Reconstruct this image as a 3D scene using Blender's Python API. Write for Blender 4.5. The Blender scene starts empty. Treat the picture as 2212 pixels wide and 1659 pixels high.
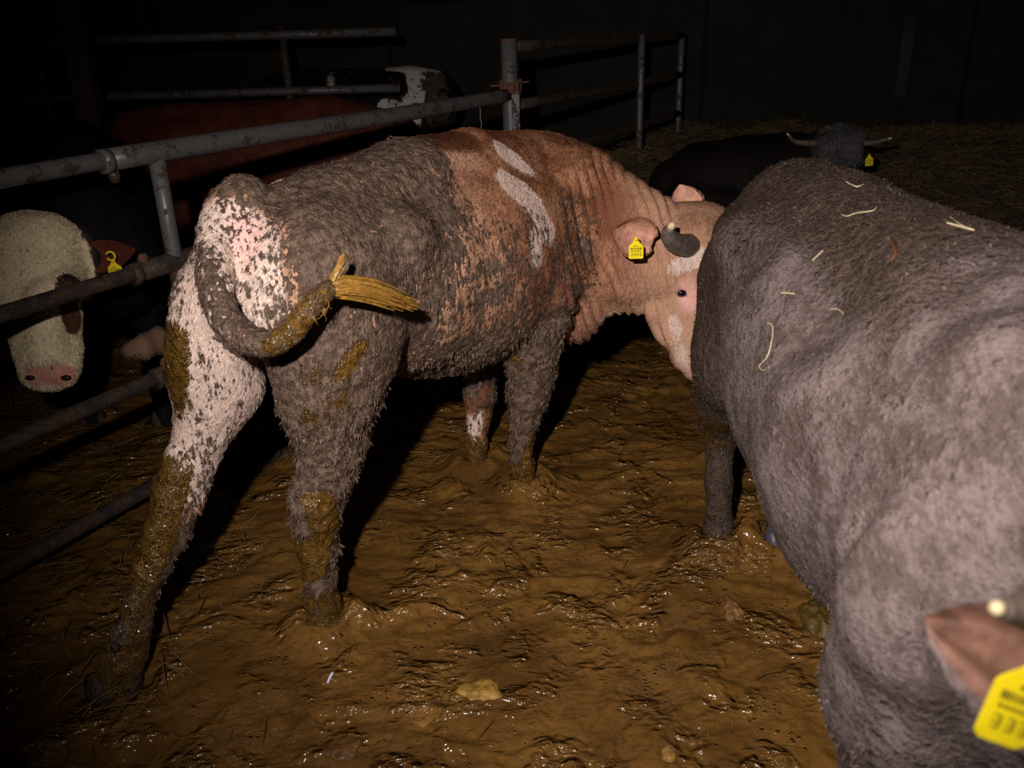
import bpy, math, random
import numpy as np
from mathutils import Matrix, Vector
random.seed(7)
RNG = np.random.default_rng(11)
scene = bpy.context.scene
COL = scene.collection

# ------------------------------------------------------------------ camera
CAM = np.array((0.0, 0.0, 1.6)); FPX = 1856.0; CX, CY = 1106.0, 829.5
PITCH, ROLL = math.radians(22.5), math.radians(1.72)
cd = bpy.data.cameras.new('camera'); cam = bpy.data.objects.new('camera', cd); COL.objects.link(cam)
cd.sensor_fit = 'HORIZONTAL'; cd.sensor_width = 36.0; cd.lens = FPX / 2212.0 * 36.0
cd.clip_start = 0.02; cd.clip_end = 60
cam.matrix_world = Matrix.Translation(CAM.tolist()) @ Matrix.Rotation(math.pi/2 - PITCH, 4, 'X') @ Matrix.Rotation(-ROLL, 4, 'Z')
cd.dof.use_dof = True; cd.dof.focus_distance = 2.75; cd.dof.aperture_fstop = 4.0
scene.camera = cam
# ------------------------------------------------------------------ light
w = bpy.data.worlds.new('night'); scene.world = w; w.use_nodes = True
w.node_tree.nodes['Background'].inputs[0].default_value = (0, 0, 0, 1)
w.node_tree.nodes['Background'].inputs[1].default_value = 0.0
LAMP = np.array((-0.26, 0.02, 1.88))
# the photographer's own lamp, held just above and left of the lens: every shadow in the photograph falls away from it
ld = bpy.data.lights.new('hand_lamp_offscreen', 'SPOT'); lamp = bpy.data.objects.new('hand_lamp_offscreen', ld); COL.objects.link(lamp)
ld.energy = 370; ld.spot_size = math.radians(92); ld.spot_blend = 1.0; ld.shadow_soft_size = 0.03; ld.color = (1.0, 0.965, 0.95)
lamp.location = LAMP.tolist()
AIM = np.array((0.40, 2.4, 0.92))
lamp.rotation_euler = (Vector((AIM - LAMP).tolist())).to_track_quat('-Z', 'Y').to_euler()
vs = scene.view_settings
scene.display_settings.display_device = 'sRGB'
vs.view_transform = 'Standard'; vs.look = 'None'; vs.gamma = 1.0; vs.use_curve_mapping = False
vs.exposure = 0.0
scene.cycles.use_denoising = False      # wet glints are smaller than a pixel and would be smoothed away
scene.cycles.max_bounces = 2; scene.cycles.diffuse_bounces = 2; scene.cycles.glossy_bounces = 1; scene.cycles.sample_clamp_direct = 6.0; scene.cycles.adaptive_threshold = 0.04

# ------------------------------------------------------------------ geometry helpers
def unit(v):
    v = np.asarray(v, float); return v / np.linalg.norm(v)
def ray(px, py):
    dx, dy = px - CX, py - CY
    c, s = math.cos(ROLL), math.sin(ROLL)
    v = (s*dx + c*dy) / FPX; u = (c*dx - s*dy) / FPX
    return np.array((u, math.cos(PITCH) - v*math.sin(PITCH), -(math.sin(PITCH) + v*math.cos(PITCH))))
def Py(px, py, y):
    d = ray(px, py); return CAM + d * (y / d[1])
def Pz(px, py, z):
    d = ray(px, py); return CAM + d * ((z - CAM[2]) / d[2])
def Pplane(px, py, p0, n):
    d = ray(px, py); return CAM + d * (np.dot(p0 - CAM, n) / np.dot(d, n))

_perm = RNG.permutation(256).astype(np.int64); _perm = np.concatenate([_perm, _perm])
_grad = RNG.normal(size=(256, 3)); _grad /= np.linalg.norm(_grad, axis=1)[:, None]
_grad = _grad.astype(np.float32)
def perlin(p):
    p = np.asarray(p, np.float32); i = np.floor(p).astype(np.int64); f = p - i
    i &= 255; u = f*f*f*(f*(f*6-15)+10); r = 0
    out = np.zeros(len(p), np.float32)
    for dx in (0, 1):
        wx = u[:, 0] if dx else 1-u[:, 0]
        for dy in (0, 1):
            wy = u[:, 1] if dy else 1-u[:, 1]
            for dz in (0, 1):
                wz = u[:, 2] if dz else 1-u[:, 2]
                h = _perm[_perm[_perm[(i[:, 0]+dx) & 255] + ((i[:, 1]+dy) & 255)] + ((i[:, 2]+dz) & 255)]
                g = _grad[h]
                out += wx*wy*wz*(g[:, 0]*(f[:, 0]-dx) + g[:, 1]*(f[:, 1]-dy) + g[:, 2]*(f[:, 2]-dz))
    return out
def fbm(p, octv=4, gain=0.5, lac=2.03):
    a, s, out = 1.0, 1.0, 0
    for k in range(octv):
        out = out + a*perlin(np.asarray(p)*s + 17.3*k); a *= gain; s *= lac
    return out
def sstep(e0, e1, x):
    t = np.clip((x-e0)/(e1-e0), 0, 1); return t*t*(3-2*t)

def mesh_obj(name, V, faces, mat, parent=None, attrs=None, smooth=True, midx=None, base=None):
    """faces: (n,3) or (n,4) int array, or a list of tuples"""
    V = np.asarray(V, np.float32)
    if base is not None: V = V - np.asarray(base, np.float32)
    me = bpy.data.meshes.new(name)
    if isinstance(faces, np.ndarray):
        n, k = faces.shape
        me.vertices.add(len(V)); me.vertices.foreach_set('co', V.ravel())
        me.loops.add(n*k); me.loops.foreach_set('vertex_index', faces.astype(np.int32).ravel())
        me.polygons.add(n); me.polygons.foreach_set('loop_start', np.arange(0, n*k, k, dtype=np.int32))
        me.polygons.foreach_set('loop_total', np.full(n, k, np.int32))
    else:
        me.from_pydata(V.tolist(), [], [tuple(int(i) for i in f) for f in faces])
    for m in (mat if isinstance(mat, (list, tuple)) else [mat]): me.materials.append(m)
    if midx is not None: me.polygons.foreach_set('material_index', np.asarray(midx, np.int32))
    me.update(calc_edges=True); me.validate()
    if smooth: me.polygons.foreach_set('use_smooth', np.ones(len(me.polygons), bool))
    for k2, v in (attrs or {}).items():
        at = me.attributes.new(k2, 'FLOAT', 'POINT'); at.data.foreach_set('value', np.asarray(v, np.float32))
    o = bpy.data.objects.new(name, me); COL.objects.link(o)
    if parent is not None: o.parent = parent
    return o
def tag(o, label=None, cat=None, group=None, kind=None):
    if label: o['label'] = label
    if cat: o['category'] = cat
    if group: o['group'] = group
    if kind: o['kind'] = kind
    return o
def thing(name, label, cat, loc, group=None):
    o = bpy.data.objects.new(name, None); COL.objects.link(o); o.location = [float(x) for x in loc]
    o.empty_display_size = 0.1
    return tag(o, label, cat, group)

def tube(pts, rad, seg=12, cap=True):
    """swept tube along points with radii -> V, faces(list)"""
    pts = np.asarray(pts, float); n = len(pts); rad = np.broadcast_to(np.asarray(rad, float), (n,))
    T = np.gradient(pts, axis=0); T /= np.linalg.norm(T, axis=1)[:, None]
    ref = np.array((0, 0, 1.0)) if abs(T[0][2]) < 0.9 else np.array((1.0, 0, 0))
    V, F = [], []
    N = unit(np.cross(T[0], ref))
    for i in range(n):
        N = unit(N - T[i]*np.dot(N, T[i])); B = np.cross(T[i], N)
        for j in range(seg):
            a = 2*math.pi*j/seg
            V.append(pts[i] + rad[i]*(math.cos(a)*N + math.sin(a)*B))
    for i in range(n-1):
        for j in range(seg):
            F.append((i*seg+j, i*seg+(j+1) % seg, (i+1)*seg+(j+1) % seg, (i+1)*seg+j))
    if cap:
        F.append(tuple(range(seg))[::-1]); F.append(tuple((n-1)*seg+j for j in range(seg)))
    return np.array(V), F
def merge(parts):
    V, F, o = [], [], 0
    for v, f in parts:
        V.append(np.asarray(v)); F += [tuple(i+o for i in q) for q in f]; o += len(v)
    return np.concatenate(V), F
def box(c, ax, ay, az, h):
    """box with half sizes h along unit axes"""
    c = np.asarray(c, float); V = []
    for sx in (-1, 1):
        for sy in (-1, 1):
            for sz in (-1, 1):
                V.append(c + sx*h[0]*np.asarray(ax) + sy*h[1]*np.asarray(ay) + sz*h[2]*np.asarray(az))
    F = [(0, 1, 3, 2), (4, 6, 7, 5), (0, 4, 5, 1), (2, 3, 7, 6), (0, 2, 6, 4), (1, 5, 7, 3)]
    return np.array(V), F
def spline(ctrl, n):
    ctrl = np.asarray(ctrl, float); m = len(ctrl)
    P = np.vstack([2*ctrl[0]-ctrl[1], ctrl, 2*ctrl[-1]-ctrl[-2]]); out = []
    for t in np.linspace(0, m-1-1e-6, n):
        i = int(t); f = t-i; p0, p1, p2, p3 = P[i:i+4]
        out.append(0.5*((2*p1) + (-p0+p2)*f + (2*p0-5*p1+4*p2-p3)*f*f + (-p0+3*p1-3*p2+p3)*f**3))
    return np.array(out)

# ---- soft implicit bodies: chains of elliptic cones blended together, meshed by surface nets
def chain(nodes, L=(1, 0, 0), k=0.05, sub=False):
    """nodes: (point, r_in_plane, r_along_L)"""
    return dict(n=[(np.asarray(c, float), rv, rb) for c, rv, rb in nodes], L=unit(L), k=k, sub=sub)
def build_sdf(chains, h, pad=0.06):
    allp = np.array([n[0] for c in chains if not c['sub'] for n in c['n']]); allr = np.array([max(n[1], n[2]) for c in chains if not c['sub'] for n in c['n']])
    lo = (allp - allr[:, None]).min(0) - pad; hi = (allp + allr[:, None]).max(0) + pad
    N = np.ceil((hi-lo)/h).astype(int)+1
    F = np.full(N, 0.2, np.float32)
    ax = [lo[i] + h*np.arange(N[i]) for i in range(3)]
    for c in chains:
        L, k = c['L'], c['k']; ns = c['n']
        r = max(max(n[1], n[2]) for n in ns); P = np.array([n[0] for n in ns])
        a = np.maximum(np.floor((P.min(0)-r-k-0.03-lo)/h).astype(int), 0); b = np.minimum(np.ceil((P.max(0)+r+k+0.03-lo)/h).astype(int)+1, N)
        if np.any(b <= a): continue
        X, Y, Z = np.meshgrid(ax[0][a[0]:b[0]].astype(np.float32), ax[1][a[1]:b[1]].astype(np.float32), ax[2][a[2]:b[2]].astype(np.float32), indexing='ij')
        best = None
        segs = list(zip(ns[:-1], ns[1:])) if len(ns) > 1 else [(ns[0], ns[0])]
        for (A, ra, la), (B, rb_, lb) in segs:
            D = B-A; dd = max(float(D@D), 1e-9)
            qx, qy, qz = X-np.float32(A[0]), Y-np.float32(A[1]), Z-np.float32(A[2])
            t = np.clip((qx*D[0]+qy*D[1]+qz*D[2])/dd, 0, 1).astype(np.float32)
            qx -= t*np.float32(D[0]); qy -= t*np.float32(D[1]); qz -= t*np.float32(D[2])
            ql = qx*np.float32(L[0])+qy*np.float32(L[1])+qz*np.float32(L[2])
            q2 = np.maximum(qx*qx+qy*qy+qz*qz-ql*ql, 0)
            tt = t if len(ns) < 3 else t
            rv = ra+(rb_-ra)*tt; rl = la+(lb-la)*tt
            k0 = np.sqrt(q2/(rv*rv)+ql*ql/(rl*rl)); k1 = np.sqrt(q2/rv**4+ql*ql/rl**4)
            d = np.where(k1 > 1e-6, k0*(k0-1)/np.maximum(k1, 1e-6), -np.minimum(rv, rl))
            if best is None: best = d
            else:
                kk = min(0.03, k); hh = np.clip(0.5+0.5*(best-d)/kk, 0, 1); best = best+(d-best)*hh-kk*hh*(1-hh)
        S = F[a[0]:b[0], a[1]:b[1], a[2]:b[2]]
        if c['sub']:
            d = -best; hh = np.clip(0.5-0.5*(S-d)/k, 0, 1); F[a[0]:b[0], a[1]:b[1], a[2]:b[2]] = S+(d-S)*hh+k*hh*(1-hh)
        else:
            hh = np.clip(0.5+0.5*(S-best)/k, 0, 1); F[a[0]:b[0], a[1]:b[1], a[2]:b[2]] = S+(best-S)*hh-k*hh*(1-hh)
    return F, lo
def surface_nets(F, lo, h):
    nx, ny, nz = F.shape
    neg = F < 0
    s = np.zeros((nx-1, ny-1, nz-1), np.uint8)
    for i in (0, 1):
        for j in (0, 1):
            for k in (0, 1):
                s += neg[i:nx-1+i, j:ny-1+j, k:nz-1+k]
    act = (s > 0) & (s < 8)
    I = np.argwhere(act); idx = np.full(act.shape, -1, np.int64); idx[act] = np.arange(len(I))
    acc = np.zeros((len(I), 3)); cnt = np.zeros(len(I))
    offs = [(i, j, k) for i in (0, 1) for j in (0, 1) for k in (0, 1)]
    val = {o: F[I[:, 0]+o[0], I[:, 1]+o[1], I[:, 2]+o[2]] for o in offs}
    for o in offs:
        for axi in range(3):
            if o[axi] == 0:
                o2 = list(o); o2[axi] = 1; o2 = tuple(o2)
                va, vb = val[o], val[o2]; m = (va < 0) != (vb < 0)
                t = np.where(m, va/np.where(m, va-vb, 1), 0)
                p = np.array(o, float)[None, :].repeat(len(I), 0); p[:, axi] += t
                acc[m] += p[m]; cnt[m] += 1
    V = lo + h*(I + acc/cnt[:, None])
    Q = []
    for axi in range(3):
        sl0 = [slice(None)]*3; sl1 = [slice(None)]*3; sl0[axi] = slice(0, -1); sl1[axi] = slice(1, None)
        A, B = neg[tuple(sl0)], neg[tuple(sl1)]
        E = np.argwhere(A != B); u, v = (axi+1) % 3, (axi+2) % 3
        ok = (E[:, u] > 0) & (E[:, v] > 0) & (E[:, u] < F.shape[u]-1) & (E[:, v] < F.shape[v]-1); E = E[ok]
        ins = A[E[:, 0], E[:, 1], E[:, 2]]
        def cell(du, dv):
            e = E.copy(); e[:, u] -= du; e[:, v] -= dv; return idx[e[:, 0], e[:, 1], e[:, 2]]
        q = np.stack([cell(1, 1), cell(0, 1), cell(0, 0), cell(1, 0)], 1)
        q[~ins] = q[~ins][:, ::-1]; Q.append(q)
    Q = np.concatenate(Q); Q = Q[(Q >= 0).all(1)]
    return V, Q
def vnormals(V, Q):
    d = np.cross(V[Q[:, 2]]-V[Q[:, 0]], V[Q[:, 3]]-V[Q[:, 1]]); N = np.zeros_like(V)
    for i in range(4):
        for c in range(3): N[:, c] += np.bincount(Q[:, i], d[:, c], len(V))
    return N/np.maximum(np.linalg.norm(N, axis=1)[:, None], 1e-12)
def relax(V, Q, it=2, lam=0.5):
    n = len(V)
    for _ in range(it):
        S = np.zeros_like(V); C = np.zeros(n)
        for i in range(4):
            a, b = Q[:, i], Q[:, (i+1) % 4]
            C += np.bincount(a, minlength=n)+np.bincount(b, minlength=n)
            for c in range(3): S[:, c] += np.bincount(a, V[b, c], n)+np.bincount(b, V[a, c], n)
        V = V+lam*(S/C[:, None]-V)
    return V
def body_mesh(chains, h, it=2):
    F, lo = build_sdf(chains, h); V, Q = surface_nets(F, lo, h)
    return relax(V, Q, it), Q
def capdist(V, pts, scl=None):
    """distance of V to a polyline; scl = (axis, factor) squeezes one direction"""
    V = np.asarray(V); pts = np.atleast_2d(np.asarray(pts, float))
    if scl is not None:
        ax, f = unit(scl[0]), scl[1]
        V = V-np.outer(V@ax, ax)*(1-f); pts = pts-np.outer(pts@ax, ax)*(1-f)
    if len(pts) == 1: return np.linalg.norm(V-pts[0], axis=1)
    best = np.full(len(V), 9.0)
    for A, B in zip(pts[:-1], pts[1:]):
        D = B-A; t = np.clip(((V-A)@D)/max(D@D, 1e-9), 0, 1); best = np.minimum(best, np.linalg.norm(V-A-t[:, None]*D, axis=1))
    return best
def mark(V, pts, r, soft=0.5, scl=None):
    d = capdist(V, pts, scl); return 1-sstep(r*(1-soft), r*(1+soft), d)

def hair(name, V, Q, N, attrs, mat, parent, base, count, length, width, flow, weight=None, lift=0.25, jitter=0.35, seed=1):
    """short strands rooted on the skin: one bent blade of three triangles each"""
    rng = np.random.default_rng(seed)
    c = V[Q].mean(1); ar = np.linalg.norm(np.cross(V[Q[:, 2]]-V[Q[:, 0]], V[Q[:, 3]]-V[Q[:, 1]]), axis=1)
    wt = ar.copy()
    if weight is not None: wt *= weight[Q].mean(1)
    cs = np.cumsum(wt); f = np.minimum(np.searchsorted(cs, rng.random(count)*cs[-1]), len(Q)-1)
    r1, r2 = rng.random((2, count))
    q = Q[f]; w4 = np.stack([(1-r1)*(1-r2), r1*(1-r2), r1*r2, (1-r1)*r2], 1)
    P = np.einsum('ij,ijk->ik', w4, V[q]); n = np.einsum('ij,ijk->ik', w4, N[q]); n /= np.linalg.norm(n, axis=1)[:, None]
    A = {k: np.einsum('ij,ij->i', w4, np.asarray(v)[q]) for k, v in attrs.items()}
    fl = flow(P, n); fl = fl-np.sum(fl*n, 1)[:, None]*n+rng.normal(size=P.shape)*jitter
    fl -= np.sum(fl*n, 1)[:, None]*n; fl /= np.maximum(np.linalg.norm(fl, axis=1)[:, None], 1e-6)
    lf = lift*(0.5+rng.random(count))[:, None]
    Ln = (length(A, P) if callable(length) else np.full(count, length))*(0.6+0.8*rng.random(count))
    W = (width(A, P) if callable(width) else np.full(count, width))*(0.7+0.6*rng.random(count))
    d1 = fl+n*lf*1.6; d1 /= np.linalg.norm(d1, axis=1)[:, None]
    d2 = fl+n*lf*0.5; d2 /= np.linalg.norm(d2, axis=1)[:, None]
    side = np.cross(d1, n+rng.normal(size=P.shape)*0.3); side /= np.linalg.norm(side, axis=1)[:, None]
    p0 = P-n*0.002; p1 = P+d1*(Ln*0.5)[:, None]; p2 = p1+d2*(Ln*0.5)[:, None]; s = side*W[:, None]*0.5
    VV = np.stack([p0-s, p0+s, p1-s*0.75, p1+s*0.75, p2], 1).reshape(-1, 3)
    b = np.arange(count)*5
    T = np.stack([np.stack([b, b+1, b+3], 1), np.stack([b, b+3, b+2], 1), np.stack([b+2, b+3, b+4], 1)], 1).reshape(-1, 3)
    at = {k: np.repeat(v, 5) for k, v in A.items()}
    at['strand'] = np.repeat(rng.random(count), 5)
    o = mesh_obj(name, VV, T, HAIR_OF[mat.name], parent, at, True, base=base)
    return tag(o, kind='stuff')

# ------------------------------------------------------------------ node helpers
class NB:
    def __init__(s, name):
        s.m = bpy.data.materials.new(name); s.m.use_nodes = True; s.t = s.m.node_tree; s.t.nodes.clear()
        s.out = s.t.nodes.new('ShaderNodeOutputMaterial'); s.p = s.t.nodes.new('ShaderNodeBsdfPrincipled')
        s.t.links.new(s.p.outputs[0], s.out.inputs[0]); s.tc = s.t.nodes.new('ShaderNodeTexCoord')
    def link(s, a, b): s.t.links.new(a, b)
    def set(s, sock, v):
        if hasattr(v, 'node'): s.link(v, sock)
        elif v is not None:
            if isinstance(v, (tuple, list)) and len(v) == 3 and sock.type == 'RGBA': v = (*v, 1)
            sock.default_value = v
    def attr(s, name):
        n = s.t.nodes.new('ShaderNodeAttribute'); n.attribute_name = name; return n.outputs['Fac']
    def coord(s, scale=(1, 1, 1), rot=(0, 0, 0)):
        n = s.t.nodes.new('ShaderNodeMapping'); n.inputs['Scale'].default_value = scale; n.inputs['Rotation'].default_value = rot
        s.link(s.tc.outputs['Object'], n.inputs[0]); return n.outputs[0]
    def noise(s, scale, detail=4, rough=0.55, vec=None, dist=0.0):
        n = s.t.nodes.new('ShaderNodeTexNoise'); n.inputs['Scale'].default_value = scale; n.inputs['Detail'].default_value = detail
        n.inputs['Roughness'].default_value = rough; n.inputs['Distortion'].default_value = dist
        s.link(vec if vec is not None else s.tc.outputs['Object'], n.inputs['Vector']); return n.outputs['Fac']
    def voro(s, scale, vec=None, feat='F1'):
        n = s.t.nodes.new('ShaderNodeTexVoronoi'); n.inputs['Scale'].default_value = scale; n.feature = feat
        s.link(vec if vec is not None else s.tc.outputs['Object'], n.inputs['Vector']); return n.outputs['Distance']
    def math(s, op, a, b=None, c=None, clamp=False):
        n = s.t.nodes.new('ShaderNodeMath'); n.operation = op; n.use_clamp = clamp
        s.set(n.inputs[0], a); s.set(n.inputs[1], b)
        if c is not None: s.set(n.inputs[2], c)
        return n.outputs[0]
    def ramp(s, x, a, b, lo=0.0, hi=1.0):
        n = s.t.nodes.new('ShaderNodeMapRange'); n.interpolation_type = 'SMOOTHSTEP'
        s.set(n.inputs[0], x); n.inputs[1].default_value = a; n.inputs[2].default_value = b; n.inputs[3].default_value = lo; n.inputs[4].default_value = hi
        return n.outputs[0]
    def mix(s, f, a, b, mode='MIX'):
        n = s.t.nodes.new('ShaderNodeMix'); n.data_type = 'RGBA'; n.blend_type = mode
        s.set(n.inputs[0], f); s.set(n.inputs[6], a); s.set(n.inputs[7], b); return n.outputs[2]
    def mixf(s, f, a, b):
        n = s.t.nodes.new('ShaderNodeMix'); n.data_type = 'FLOAT'
        s.set(n.inputs[0], f); s.set(n.inputs[2], a); s.set(n.inputs[3], b); return n.outputs[0]
    def bump(s, h, strength=0.5, dist=0.01, prev=None):
        n = s.t.nodes.new('ShaderNodeBump'); n.inputs['Strength'].default_value = strength; n.inputs['Distance'].default_value = dist
        s.set(n.inputs['Height'], h)
        if prev is not None: s.link(prev, n.inputs['Normal'])
        return n.outputs[0]
    def fin(s, col, rough=0.8, bump=None, spec=0.5):
        s.set(s.p.inputs['Base Color'], col); s.set(s.p.inputs['Roughness'], rough); s.set(s.p.inputs['Specular IOR Level'], spec)
        if bump is not None: s.link(bump, s.p.inputs['Normal'])
        return s.m
def lin(r, g, b):
    f = lambda c: (c/255/12.92) if c/255 <= 0.04045 else ((c/255+0.055)/1.055)**2.4
    return (f(r), f(g), f(b))

def coat_material(*a, **k):
    m = coat_nodes(*a, **k); HAIR_OF[m.name] = coat_nodes(a[0]+'_strands', *a[1:], skin=False, **k); return m
HAIR_OF = {}
def coat_nodes(name, coat, coat2, white, mud, mud2, dung, pink, streak=(105, 105, 22), soft=0.0, skin=True):
    """hide with hair colour, white markings, bare pink skin, dried mud and wet dung driven by vertex attributes"""
    b = NB(name)
    fine = b.noise(1.0, 2, 0.6, b.coord(tuple(2.4*x for x in streak)))
    str_ = b.noise(1.0, 3, 0.62, b.coord(streak))
    big = b.noise(9, 3); mid = b.noise(62, 3, 0.65); grit = b.noise(190, 1, 0.6)
    br = b.noise(17, 3, 0.6); tex = b.math('ADD', b.math('MULTIPLY', br, 0.27), b.math('ADD', b.math('MULTIPLY', str_, 0.45), b.math('MULTIPLY', mid, 0.28)))
    base = b.mix(b.ramp(b.math('ADD', big, b.math('MULTIPLY', b.math('SUBTRACT', str_, 0.5), 0.9)), 0.35, 0.66), coat, coat2)
    ltan = b.attr('tan'); base = b.mix(ltan, base, lin(190, 146, 118))
    dk = b.attr('dark'); base = b.mix(b.ramp(b.math('ADD', dk, b.math('MULTIPLY', b.math('SUBTRACT', str_, 0.5), 0.5)), 0.3, 0.7), base, lin(98, 58, 38))
    wh = b.ramp(b.math('ADD', b.attr('white'), b.math('MULTIPLY', b.math('SUBTRACT', tex, 0.5), 1.8)), 0.38, 0.62)
    base = b.mix(wh, base, white)
    base = b.mix(b.ramp(b.attr('pink'), 0.1, 0.9), base, pink)
    st = b.attr('strand'); vv = b.t.nodes.new('ShaderNodeVectorMath'); vv.operation = 'SCALE'; b.link(base, vv.inputs[0]); b.link(b.ramp(st, 0, 1, 0.65, 1.45), vv.inputs['Scale']); base = vv.outputs[0]
    mf = b.ramp(b.math('ADD', b.attr('mud'), b.math('MULTIPLY', b.math('SUBTRACT', tex, 0.5), 3.6-2.2*soft)), 0.42-0.22*soft, 0.60+0.24*soft)
    mudc = b.mix(b.ramp(b.math('ADD', b.noise(47, 2, 0.6), b.math('MULTIPLY', b.math('SUBTRACT', st, 0.5), 0.25)), 0.34, 0.7), mud, mud2)
    mudc = b.mix(b.ramp(grit, 0.62, 0.8, 0, 0.5), mudc, lin(132, 110, 90))
    col = b.mix(mf, base, mudc)
    df = b.ramp(b.math('ADD', b.attr('dung'), b.math('MULTIPLY', b.math('SUBTRACT', tex, 0.5), 3.0)), 0.44, 0.60)
    dcol = b.mix(b.ramp(mid, 0.38, 0.66), tuple(x*1.15 for x in dung), tuple(x*0.5 for x in dung))
    col = b.mix(df, col, dcol)
    rough = b.mixf(df, b.mixf(mf, 0.62, b.ramp(mid, 0.3, 0.7, 0.82, 0.5)), b.ramp(mid, 0.3, 0.7, 0.10, 0.2))
    if not skin: return b.fin(col, rough, None, b.mixf(df, b.mixf(mf, 0.10, 0.25), 0.6))
    h = b.mixf(mf, b.math('MULTIPLY', str_, 0.35), b.math('ADD', mid, b.math('MULTIPLY', str_, 0.8)))
    h = b.mixf(df, h, b.math('MULTIPLY', mid, 0.7))
    bead = b.ramp(b.voro(120), 0.05, 0.5, 1.0, 0.0)
    hm = b.math('MULTIPLY_ADD', h, 0.011, b.math('MULTIPLY_ADD', b.mixf(mf, fine, grit), 0.0018, b.math('MULTIPLY', b.math('MULTIPLY', b.math('MULTIPLY', bead, df), b.ramp(br, 0.45, 0.6)), 0.006)))
    bp = b.bump(hm, 1.0, 1.0)
    return b.fin(col, rough, bp, b.mixf(df, b.mixf(mf, 0.10, 0.25), 0.6))

def plain(name, col, rough=0.6, var=0.25, scale=40, bump=0.3, bd=0.004, spec=0.4, metal=0.0):
    b = NB(name); n = b.noise(scale, 5, 0.6)
    c = b.mix(b.ramp(n, 0.3, 0.7), tuple(x*(1-var) for x in col), tuple(min(1, x*(1+var)) for x in col))
    b.p.inputs['Metallic'].default_value = metal
    return b.fin(c, b.ramp(n, 0.3, 0.7, max(rough-0.08, 0.02), min(rough+0.08, 1)), b.bump(b.noise(scale*1.37, 4, 0.6), bump, bd), spec)

# ------------------------------------------------------------------ setting
FOOT = {}   # hoof prints pressed in the mud: name -> (x, y, r)
FOOT_PX = dict(rh=(708, 1358), lh=(250, 1490), rf=(1134, 1050), lf=(1032, 1008), grh=(1548, 1180), glh=(1672, 1190))
for k_, (u_, v_) in FOOT_PX.items(): FOOT[k_] = Pz(u_, v_, 0.0)
def ramp_z(x, y):
    z = 0.56*sstep(4.3, 7.4, y)*sstep(-1.6, -0.2, x-0.55*(y-5.2))
    for hx, hy, hh, hr in ((1.62, 7.6, 0.16, 0.38), (1.05, 6.6, 0.14, 0.4), (2.5, 7.9, 0.13, 0.35), (3.6, 7.3, 0.1, 0.5)): z = z+hh*np.exp(-((x-hx)**2+(y-hy)**2)/hr**2)
    return z
def ground(x, y, detail=True):
    x = np.asarray(x, float); y = np.asarray(y, float); sh = x.shape; x = x.ravel(); y = y.ravel()
    z = ramp_z(x, y)
    p = np.stack([x, y, np.zeros_like(x)], 1)
    wq = 0.35*np.stack([perlin(p*2.1+5), perlin(p*2.1+31), 0*x], 1)
    z = z+0.055*perlin(p*1.7+3)
    if detail:
        q = (p+wq)*np.array((1.0, 1.55, 1)); 
        r1 = 1-np.abs(perlin(q*3.4+9))*2.0; z = z+0.014*r1
        r2 = 1-np.abs(perlin((p+wq*0.6)*np.array((1, 1.5, 1))*8.5+2))*2.0; z = z+0.0085*r2
        cl = sstep(-0.12, 0.25, perlin(p*3.1+50)); z = z+(0.004+0.016*cl)*perlin((p+wq*0.3)*np.array((13, 21, 1)))+(0.001+0.005*cl)*perlin((p+wq*0.2)*np.array((38, 52, 1))+7)
        l = perlin(p*5.5+70); z = z+0.03*sstep(0.22, 0.5, l)
    for k_, (fx, fy, fz) in FOOT.items():
        d = np.hypot(x-fx, y-fy); z = z+(0.05 if k_ != 'lh' else -0.015)*np.exp(-((d-0.075)/0.05)**2)
    return z.reshape(sh)
def nonuni(knots):
    out = []
    for a, b, h in knots: out.append(np.arange(a, b, h))
    return np.concatenate(out+[[knots[-1][1]]])
gx = nonuni([(-6, -2, 0.08), (-2, -1.55, 0.03), (-1.55, 1.35, 0.0078), (1.35, 2.0, 0.03), (2.0, 6.0, 0.08)])
gy = nonuni([(-0.6, 1.15, 0.05), (1.15, 3.7, 0.0078), (3.7, 5.2, 0.016), (5.2, 8.6, 0.05)])
GX, GY = np.meshgrid(gx, gy, indexing='ij'); GZ = ground(GX, GY)
nI, nJ = GX.shape; ii = np.arange(nI*nJ).reshape(nI, nJ)
gq = np.stack([ii[:-1, :-1], ii[1:, :-1], ii[1:, 1:], ii[:-1, 1:]], -1).reshape(-1, 4)
b = NB('wet_manure')
n1 = b.noise(3.0, 4, 0.6, dist=0.6); n2 = b.noise(34, 5, 0.65, dist=0.8); n3 = b.noise(120, 2, 0.6); n4 = b.noise(9, 4, 0.6, b.coord((1, 1.7, 1)), 1.0)
c = b.mix(b.ramp(n1, 0.32, 0.66), lin(94, 63, 27), lin(124, 86, 40))
c = b.mix(b.ramp(n2, 0.42, 0.74, 0, 0.55), c, lin(70, 43, 17))
c = b.mix(b.ramp(n4, 0.6, 0.75, 0, 0.45), c, lin(98, 70, 36))
dry = b.attr('dry'); dc = b.mix(b.ramp(n2, 0.35, 0.65), lin(44, 32, 21), lin(74, 55, 34))
c = b.mix(dry, c, dc)
rg = b.mixf(dry, b.ramp(n2, 0.35, 0.7, 0.09, 0.18), 0.75)
nm = b.ramp(b.noise(5.5, 3, 0.6, dist=0.5), 0.46, 0.68, 0.12, 1.0); n5 = b.noise(40, 2, 0.5, b.coord((0.8, 1.3, 1)), 0.4)
bead = b.ramp(b.voro(62, b.coord((1, 1.2, 1))), 0.02, 0.40, 1.0, 0.0); bm = b.ramp(b.math('ADD', b.noise(13, 3, 0.6, dist=0.6), b.math('MULTIPLY', b.math('SUBTRACT', b.noise(3.1, 2), 0.5), 0.5)), 0.56, 0.64)
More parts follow.
